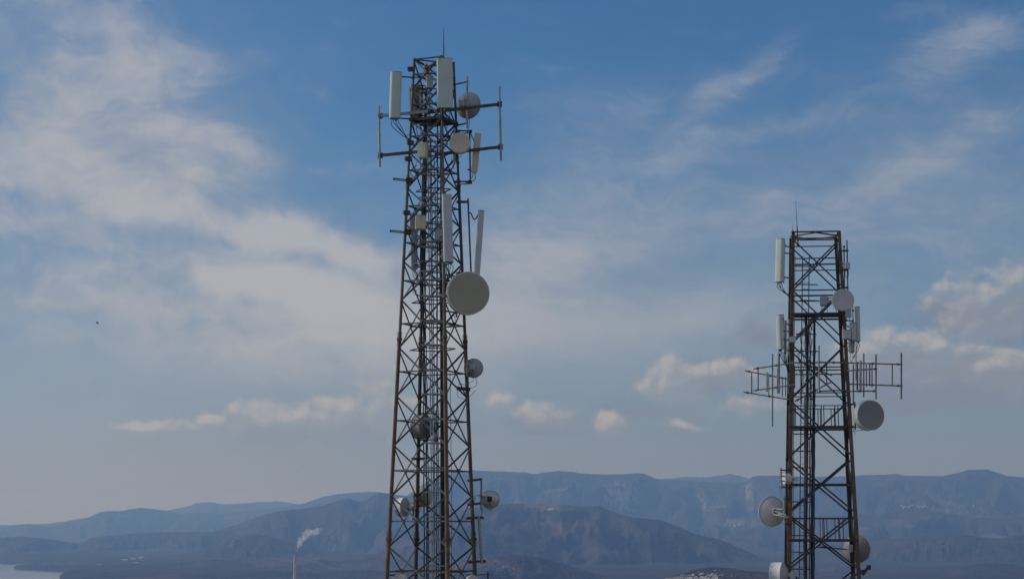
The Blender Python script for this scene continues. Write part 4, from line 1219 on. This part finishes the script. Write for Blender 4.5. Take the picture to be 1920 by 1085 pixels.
bm = BM(); box(bm, at(869, 728.5, Y1 + .5), (13 * mpp(Y1), 0, -.02), (0, .08, 0), (0, 0, .07)); obj('splice_case', bm, M['dark_box'], root, smooth=False)
for pts in ([(880, 729), (893, 722), (893.5, 712), (891, 707)], [(858, 728), (858, 742), (872, 747), (884, 740), (892, 731)], [(857, 727), (862, 719), (874, 721), (889, 712)]):
    bm = BM(); path(bm, curve([at(a, b_, Y1 + .5) for a, b_ in pts], 6), .011, 5); obj('cable_loop', bm, M['cable_grey'], root)
root = thing('floodlight', 'small flat dark floodlight on the back leg above the hill line', 'lamp', at(786, 859, Y1 + 1.6))
bm = BM(); box(bm, at(783, 859.5, Y1 + 1.5), (.26, 0, 0), (0, .16, 0), (0, 0, .05)); bmesh.ops.bevel(bm, geom=list(bm.edges), offset=.02, segments=2, affect='EDGES'); obj('housing', bm, M['dark_box'], root)
bm = BM(); bar(bm, at(775, 859, Y1 + 1.5), at(803, 858, Y1 + 1.6), .05, .05, (0, 0, 1)); obj('bracket', bm, M['galv'], root, smooth=False)
dish("white drum dish at the bottom edge beside the taller mast's left leg", (747, 1092), Y1 - .3, 31, -20, 'drum', T=T1, mat='dish_white', depth=.3, mastlen=.4)
dish("small white dish at the bottom edge beside the taller mast's right leg", (886, 1089), Y1 + .4, 22, 15, 'drum', T=T1, mat='dish_white', depth=.2, mastlen=.3)
root = thing('antenna_bracket', 'short dark post on a horizontal arm at the bottom right of the taller mast', 'bracket', at(914, 1085, Y1 + .5))
bm = BM(); tube(bm, at(915, 1095, Y1 + .5), at(914.5, 1071, Y1 + .5), .04, 8); obj('bracket_post', bm, M['brace_dark'], root)
bm = BM(); bar(bm, at(885, 1077, Y1 + .5), at(919, 1076, Y1 + .5), .06, .06, (0, 0, 1)); obj('bracket_arm', bm, M['brace'], root, smooth=False)

# ---- on the right tower ------------------------------------------------------------------
rod('thin slightly leaning lightning rod on the left corner of the shorter mast', ((1496.5, 462), (1491.8, 377)), Y2 + .3, .03, .016, foot=at(1497.5, 460, Y2 + .4))
rod('short stub spike on the left leg of the shorter mast', ((1486.5, 438), (1486.5, 420)), Y2, .018, .012, foot=at(1487, 440, Y2 + .1))
panel('tall white panel antenna on the upper left side of the shorter mast', (1463.5, 447.5), (1461.5, 529), Y2 - .1, 17, .30, -38, 'white', T=T2, arms=(.14, .70, .86), cables=4, cable_to=at(1481, 552, Y2 + .3), pole_ext=.0)
panel('white panel antenna on the left side of the shorter mast, above the dipole rods', (1461, 590), (1463, 655), Y2 - .1, 12, .26, -40, 'white', T=T2, arms=(.3, .55), cables=4, cable_to=at(1480, 690, Y2 + .3))
panel('narrow dark panel antenna between the left white panel and the leg of the shorter mast', (1472, 601), (1472, 662), Y2 + .3, 6, .16, -60, 'grey_panel', capmat='dark_box', T=T2, cables=3, cable_to=at(1478, 700, Y2 + .5))
ebox('white radio box on the left leg of the shorter mast', (1485.5, 636.5), Y2 - .1, 12, 11, .2, 5, 'pale', T2, 'white', 'radio_unit', 'radio')
panel('white panel antenna on the right side of the shorter mast beside the radio boxes', (1607.5, 574.5), (1609, 640), Y2 + .3, 9.5, .20, 42, 'white', T=T2, arms=(.2, .6), cables=2, cable_to=at(1600, 670, Y2 + .6), pole_ext=.35)
ebox("grey radio box on the shorter mast's right leg, left of the tall pale radio box", (1587.5, 627), Y2 - .1, 16, 19, .22, 15, 'grey_panel', T2, 'pale', 'radio_unit', 'radio')
ebox('tall pale radio box next to the right white panel of the shorter mast', (1599, 622), Y2 + .1, 12, 36, .18, 25, 'grey_panel', T2, 'pale', 'radio_unit', 'radio')
ebox('lower pale radio box hanging below the right white panel', (1597, 650), Y2 + .2, 9, 22, .16, 25, 'grey_panel', T2, 'grey_panel', 'radio_unit', 'radio')
ebox('small pale radio box peeping out under the white round dish', (1590, 585), Y2 + .3, 12, 20, .16, 15, 'pale', T2, 'pale', 'radio_unit', 'radio')
ebox('small white radio box on the thin poles at the upper right of the shorter mast', (1588, 498), Y2 + .3, 10, 13, .2, 10, 'pale', T2, 'pale', 'radio_unit', 'radio')
ebox('upright pale box on the platform inside the head of the shorter mast', (1545.5, 565), Y2 + 1.4, 16, 17, .3, -8, 'grey_panel', T2, 'pale')
for (x0, y0, x1, y1, lab) in ((1583.5, 552, 1582.5, 462, 'thin dark pole with a knob end on the upper right leg of the shorter mast'), (1590, 560, 1588, 450, 'taller thin dark pole carrying the small white radio box')):
    root = thing('bracket_pole', lab, 'pole', at(x0, y0, Y2 + .3))
    bm = BM(); tube(bm, at(x0, y0, Y2 + .3), at(x1, y1, Y2 + .3), .032, 8); obj('pole', bm, M['brace_dark'], root)
    bm = BM()
    for yy in (471, 507, 540):
        bar(bm, at(1570, yy, Y2 + .35), at(x1 + 3, yy - 1.5, Y2 + .3), .055, .05, (0, 0, 1)); clamp(bm, at(x1 + .3, yy - 1, Y2 + .3), (0, 0, 1), .05)
    obj('pole_arm', bm, M['brace_dark'], root, smooth=False)
    if x0 < 1585:
        bm = BM(); tube(bm, at(x1, 463.5, Y2 + .3), at(x1, 460.5, Y2 + .3), .06, 10); obj('knob', bm, M['dark_box'], root)
dish('round white dish with a plain front high on the right leg of the shorter mast', (1581, 562), Y2 - .6, 40.5, -2, 'drum', T=T2, mat='drum_mauve', depth=.25, shroud='drum_mauve', mastlen=.45)
dish('grey drum dish facing forward out to the right below the dipole rods', (1632.5, 778), Y2 - .2, 56, 17, 'drum', T=T2, mat='drum_grey', depth=.42, mastlen=.7, mast=at(1603, 778, Y2 + .3))
dish('large grey dish seen from behind to the left of the shorter mast', (1447, 958.5), Y2 + .8, 53, -158, 'bowl', T=T2, mat='dish_mid', radio=False, depth=.30, mast=at(1470.5, 958, Y2 - .1), mastlen=.75)
root = thing('mounting_strut', 'white forked strut between the large rear-view dish and the left leg', 'strut', at(1460, 962, Y2))
bm = BM()
path(bm, curve([at(1475, 970, Y2 - .2), at(1462, 966, Y2 - .1), at(1450, 963, Y2 + .1), at(1450, 954, Y2 + .1), at(1454, 953, Y2 + .1)], 5), .03, 7)
tube(bm, at(1474, 965, Y2 - .2), at(1452, 957.5, Y2 + .1), .026, 7)
obj('strut_tube', bm, M['white'], root)
bm = BM(); clamp(bm, at(1476, 968, Y2 - .2), (0, 0, 1), .07); obj('clamp', bm, M['galv'], root, smooth=False)
dish('grey dish seen from behind, half hidden by the lowest right leg of the shorter mast', (1606, 1028), Y2 + 3.8, 52, 150, 'bowl', T=None, mat='dish_dim', depth=.36, mast=at(1607, 1025, Y2 + 2.4), mastlen=1.0, leg_pt=T2.pt(0, zpx(1025, Y2, 1540)))
root = thing('mounting_strut', 'thin dark boom running from the half hidden dish into the shorter mast', 'strut', at(1560, 1026, Y2 + 2))
bm = BM(); tube(bm, at(1533, 1025, Y2 + 1.8), at(1588, 1029, Y2 + 2.6), .03, 8); tube(bm, at(1535, 1022, Y2 + 1.8), at(1560, 1027, Y2 + 2.2), .02, 6); obj('strut_tube', bm, M['brace_dark'], root)
bm = BM(); clamp(bm, at(1560, 1027, Y2 + 2.2), (1, 0, 0), .06); obj('clamp', bm, M['leg_dark'], root, smooth=False)
dish('white drum dish turned sideways at the bottom of the left leg of the shorter mast', (1449, 1078), Y2 + .1, 48, -112, 'drum', T=T2, mat='dish_white', depth=.52, mastlen=.6, mast=at(1471, 1078, Y2 + .0))
dish("small drum unit on the shorter mast's left leg, above the large rear-view dish", (1471, 897), Y2 - .1, 20, -75, 'drum', T=T2, mat='dish_white', depth=.26, shroud='drum_mauve', mast=at(1464.5, 897, Y2 - .3), mastlen=.53)
root = thing('antenna_bracket', 'dark folded bracket low on the right leg of the shorter mast', 'bracket', at(1622, 1072, Y2 + .2))
bm = BM(); bar(bm, at(1606, 1071, Y2), at(1626, 1068, Y2), .10, .08, (0, 0, 1)); bar(bm, at(1617, 1077, Y2), at(1629, 1061, Y2), .14, .07, (1, 0, 0)); obj('bracket_arm', bm, M['dark_box'], root, smooth=False)
bm = BM(); clamp(bm, at(1612, 1072, Y2 - .1), (0, 0, 1), .12, .1); clamp(bm, at(1629, 1063, Y2), (0, 0, 1), .08, .12); obj('clamp', bm, M['brace_dark'], root, smooth=False)

# upright dipole arrays round the middle of the shorter mast
def dipoles(label, booms, rods, Ya, Yb, extra=()):
    """booms: ((x0,y0),(x1,y1)) with depth Ya at the first end and Yb at the second; rods: (x, y_top, y_bottom, width px, material)"""
    x0, x1 = booms[0][0][0], booms[0][1][0]
    def dep(x): return Ya + (Yb - Ya) * (x - x0) / (x1 - x0)
    root = thing('dipole_array', label, 'antenna', at(booms[0][1][0], booms[0][1][1], Yb))
    for (a, b_) in booms:
        bm = BM(); p, q = at(*a, dep(a[0])), at(*b_, dep(b_[0]))
        tube(bm, p, q, .034, 8)
        for t_ in (.08, .55): 
            c = p.lerp(q, t_); tube(bm, c - (q - p).normalized() * .05, c + (q - p).normalized() * .05, .06, 8)
        obj('boom', bm, M['brace'] if Ya > Y2 - 1 else M['pale_pole'], root)
    for (x, yt, yb, w, mt) in rods:
        Yd = dep(x) - .06
        bm = BM(); r_ = w * mpp(Yd) / 2
        a, b_ = at(x, yb, Yd), at(x, yt, Yd)
        tube(bm, a, b_, r_, 10)
        obj('dipole_rod', bm, M[mt], root)
    return root
dipoles('low dipole array reaching furthest left from the shorter mast, its booms sloping away', [((1397, 694.5), (1485, 712)), ((1394.5, 734.5), (1482, 749))],
        [(1409.5, 697, 736, 2.2, 'brace_dark'), (1441, 700, 742, 2.6, 'pale_pole'), (1460, 663, 737, 5.0, 'pale_pole'), (1467, 706, 743, 1.8, 'brace_dark'), (1473, 706, 743, 1.8, 'brace_dark')], Y2 + 1.6, Y2 + .5)
dipoles('pale dipole array left of the shorter mast with one long rod hanging below it', [((1413, 691.5), (1490, 679)), ((1412, 732), (1489, 721))],
        [(1421.5, 687, 731, 2.2, 'brace_dark'), (1438, 698, 734, 3.4, 'pale_pole'), (1448.5, 663, 799, 2.6, 'brace'), (1457.5, 690, 737, 2.2, 'pale_pole'), (1478, 698, 738, 2.2, 'brace')], Y2 - 1.3, Y2 - .2)
dipoles('dipole array reaching furthest right from the shorter mast with a long end rod', [((1692, 682.8), (1590, 680)), ((1692.5, 723), (1588, 719.5))],
        [(1690, 661, 748, 3.0, 'brace'), (1673, 683, 722, 2.2, 'brace'), (1642.5, 664, 748, 3.0, 'brace'), (1635, 683, 725, 2.0, 'brace_dark'), (1624.5, 683, 724, 2.0, 'brace_dark')], Y2 + 1.0, Y2 + .2)
dipoles('dense dipole array of thick pale rods close to the right leg of the shorter mast', [((1645, 691), (1586, 695)), ((1643, 732.5), (1586, 733.5))],
        [(1630.5, 681, 723, 2.6, 'brace_dark'), (1619.5, 662, 744, 2.8, 'brace'), (1613.5, 676, 732, 4.4, 'pale_pole'), (1607.5, 678, 731, 3.6, 'brace'), (1600, 683, 757, 2.8, 'brace'), (1605, 640, 712, 2.4, 'galv')], Y2 - .9, Y2 - .1)
dipoles('dipole array across the shorter mast with one tall pale rod in the middle', [((1532, 678.5), (1588, 680)), ((1532, 733), (1588, 731))],
        [(1535.5, 648, 735, 3.2, 'pale_pole'), (1550, 682, 722, 2.2, 'brace_dark'), (1583, 678, 722, 2.0, 'brace_dark')], Y2 - .5, Y2 - .2)
dipoles('dipole array inside the shorter mast with thin crossed booms', [((1498, 676), (1560, 704)), ((1490, 752), (1560, 715))],
        [(1502, 690, 755, 3.2, 'brace_dark'), (1514, 690, 745, 2.4, 'brace_dark'), (1490, 685, 728, 2.4, 'brace')], Y2 + 2.4, Y2 + 2.6)

# ------------------------------------------------------------------ far things
# factory chimney and its smoke
M['chimney'] = painted('pale_chimney_concrete', (.50, .47, .43), .85, .1, .05)
YC = 6500.0
p_top = at(553.2, 1040, YC)
base = Vector((p_top.x, p_top.y, 8.0))
ch = thing('factory_chimney', 'tall slim pale factory chimney in the far valley with smoke drifting from it', 'chimney', base)
bm = BM()
zt_, zb_ = p_top.z, base.z
rt = 2.3 * mpp(YC)
lathe(bm, Vector((base.x, base.y, 0)), (0, 0, 1), [(zb_ - 30, rt * 1.6), (zb_ + (zt_ - zb_) * .5, rt * 1.25), (zt_ - 3, rt), (zt_ - 3, rt * 1.08), (zt_, rt * 1.08), (zt_, rt * .75), (zt_ - 6, rt * .7)], 28)
obj('shaft', bm, M['chimney'], ch)
bm = BM()
for q in (.72, .86, .97):
    z = zb_ + (zt_ - zb_) * q
    rr_ = rt * (1.25 - .25 * (q - .5) / .5)
    lathe(bm, Vector((base.x, base.y, 0)), (0, 0, 1), [(z - .6, rr_ * 1.0), (z - .6, rr_ * 1.3), (z + .6, rr_ * 1.3), (z + .6, rr_ * 1.0)], 24)
obj('gallery_ring', bm, M['galv'], ch)
# smoke: blobs joined into one closed cloud
sm = [(557, 1031, 2.2), (559, 1026, 3.0), (561, 1021, 3.6), (563, 1016, 4.2), (566, 1011, 5.0), (570, 1006, 5.8), (575, 1001, 6.6), (580, 999, 6.4), (585, 998, 5.6), (590, 997, 5.2), (595, 995, 4.6), (599, 993, 3.6), (602, 991, 2.4), (578, 994, 4.0), (584, 1003, 3.6), (594, 999, 3.0)]
bm = BM()
pm = mpp(YC)
for (x, y, r_) in sm:
    c = at(x, y, YC) + Vector((0, rnd.uniform(-6, 6), 0))
    mtx = Matrix.Translation(c) @ Matrix.Diagonal((r_ * pm * 1.5, r_ * pm * 1.3, r_ * pm * 1.25, 1))
    bmesh.ops.create_icosphere(bm, subdivisions=3, radius=1.0, matrix=mtx)
smoke_mat, t, b = new_mat('drifting_smoke'); t.nodes.remove(b); k = Net(t)
pv = t.nodes.new('ShaderNodeVolumePrincipled')
pv.inputs['Color'].default_value = (.97, .97, .97, 1)
geo = t.nodes.new('ShaderNodeNewGeometry')
n1 = k.noise(geo.outputs['Position'], .075, 5, .65)
t.links.new(k.mul(k.smooth(n1, .44, .68), .14), pv.inputs['Density'])
t.links.new(pv.outputs[0], t.nodes['Material Output'].inputs['Volume'])
so = obj('smoke_plume', bm, smoke_mat, None)
md = so.modifiers.new('join', 'REMESH'); md.mode = 'VOXEL'; md.voxel_size = 1.6
tag(so, 'white smoke plume bending right above the factory chimney', 'smoke')

# houses on the far slopes
M['white_wall'] = painted('whitewashed_wall', (.78, .76, .72), .8, .06, .2)
M['tile_roof'] = painted('clay_tile_roof', (.42, .20, .13), .85, .2, .3)
M['shed_roof'] = painted('pale_shed_roof', (.36, .36, .36), .7, .1, .05)
def house(px, py, wpx, hpx, label, group, cat='house', dmin=3000, name='village_house', wall='white_wall', roofm='tile_roof', long=1.0):
    p = ground_at(px, py, dmin)
    if p is None: return
    d = p.y / F
    w, dd, h = wpx * d * long, wpx * d, hpx * d
    yaw = rnd.uniform(-.5, .5)
    u = Vector((math.cos(yaw), math.sin(yaw), 0)); v = Vector((-math.sin(yaw), math.cos(yaw), 0)); z = Vector((0, 0, 1))
    root = thing(name, label, cat, p, group)
    bm = BM(); box(bm, p + z * (h * .5 - 4), u * w / 2, v * dd / 2, z * (h * .5 + 4)); obj('walls', bm, M[wall], root, smooth=False)
    bm = BM()
    e = h
    a = [p + u * w * .54 * i + v * dd * .55 * j + z * (e + .02 * h) for i in (-1, 1) for j in (-1, 1)]
    r0, r1 = p - u * w * .54 + z * (e + h * .42), p + u * w * .54 + z * (e + h * .42)
    vs = [bm.verts.new(q) for q in a + [r0, r1]]
    for f_ in ((0, 2, 5, 4), (3, 1, 4, 5), (1, 0, 4), (2, 3, 5), (0, 1, 3, 2)): bm.faces.new([vs[i] for i in f_])
    bmesh.ops.recalc_face_normals(bm, faces=bm.faces)
    obj('roof', bm, M[roofm], root, smooth=False)
for i in range(22):
    house(1688 + 52 * (i + rnd.random() * .7) / 22, 949 + rnd.uniform(-3.5, 2.5), rnd.uniform(1.2, 2.2), rnd.uniform(.9, 1.5), 'tiny white house in the village on the far hillside right of the shorter mast', 'white village houses high on the far hillside')
for i in range(9):
    house(1780 + 125 * (i + rnd.random()) / 9, 953 + rnd.uniform(-8, 8), rnd.uniform(1.0, 1.7), rnd.uniform(.8, 1.2), 'tiny pale farmhouse scattered on the far slope near the right edge', 'pale farmhouses scattered on the right slope')
for i in range(7):
    house(1655 + 40 * (i + rnd.random()) / 7, 951 + rnd.uniform(-5, 4), rnd.uniform(.9, 1.4), rnd.uniform(.7, 1.1), 'tiny pale house on the slope just left of the village cluster', 'pale houses left of the village')
for i in range(6):
    house(1365 + 25 * (i + rnd.random()) / 6, 985 + rnd.uniform(-5, 5), rnd.uniform(1.2, 2.0), rnd.uniform(.8, 1.2), 'tiny pale house in the valley left of the shorter mast', 'pale houses in the valley left of the shorter mast')
for (x, y, w, h, lg, lab) in ((236, 1052, 5, 3, 2.2, 'long pale factory shed by the bay, nearest the shore'), (252, 1051, 5, 4, 2.0, 'pale factory shed in the middle of the bayside works'), (266, 1050, 5, 5, 1.6, 'tall pale factory shed at the inland end of the bayside works'),
                              (190, 1060, 3, 2, 3.0, 'low long pale shed close to the bay shore'), (258, 1056, 4, 2, 2.0, 'low pale shed in front of the bayside works')):
    house(x, y, w, h, lab, None, 'factory shed', 3000, 'factory_shed', 'shed_roof', 'shed_roof', lg)
house(1033, 954, 5, 2, 'long pale building on the bare ridge right of the taller mast', None, 'building', 3000, 'ridge_building', 'white_wall', 'shed_roof', 2.0)

# a bird in flight
bp = at(183, 606, 210)
bird = BM()
pts_l = rings = []
ringset(bird, [[bp + Vector((x * .13 + .0, 0, 0)) + Vector((0, math.cos(a) * r_, math.sin(a) * r_)) for a in [2 * math.pi * k / 8 for k in range(8)]] for x, r_ in ((-1.1, .006), (-.7, .022), (0, .038), (.6, .032), (.95, .024), (1.25, .006))])
M['feather'] = painted('dark_feathers', (.03, .03, .032), .8, .2, 6)
def wing(sgn):
    a = [(.05, 0, .01), (-.07, 0, .01), (-.10, .14 * sgn, .10), (.03, .15 * sgn, .11), (-.13, .30 * sgn, .17), (-.06, .30 * sgn, .175)]
    top = [bird.verts.new(bp + Vector((x, y, z + .006))) for x, y, z in a]; bot = [bird.verts.new(bp + Vector((x, y, z - .006))) for x, y, z in a]
    for f_ in ((0, 1, 2, 3), (3, 2, 4, 5)):
        bird.faces.new([top[i] for i in f_]); bird.faces.new([bot[i] for i in reversed(f_)])
    for i, j in ((0, 1), (1, 2), (2, 4), (4, 5), (5, 3), (3, 0)): bird.faces.new((top[j], top[i], bot[i], bot[j]))
wing(1); wing(-1)
bmesh.ops.recalc_face_normals(bird, faces=bird.faces)
bo = obj('bird', bird, M['feather'], None)
tag(bo, 'small dark bird in flight against the pale cloud at the far left', 'bird')
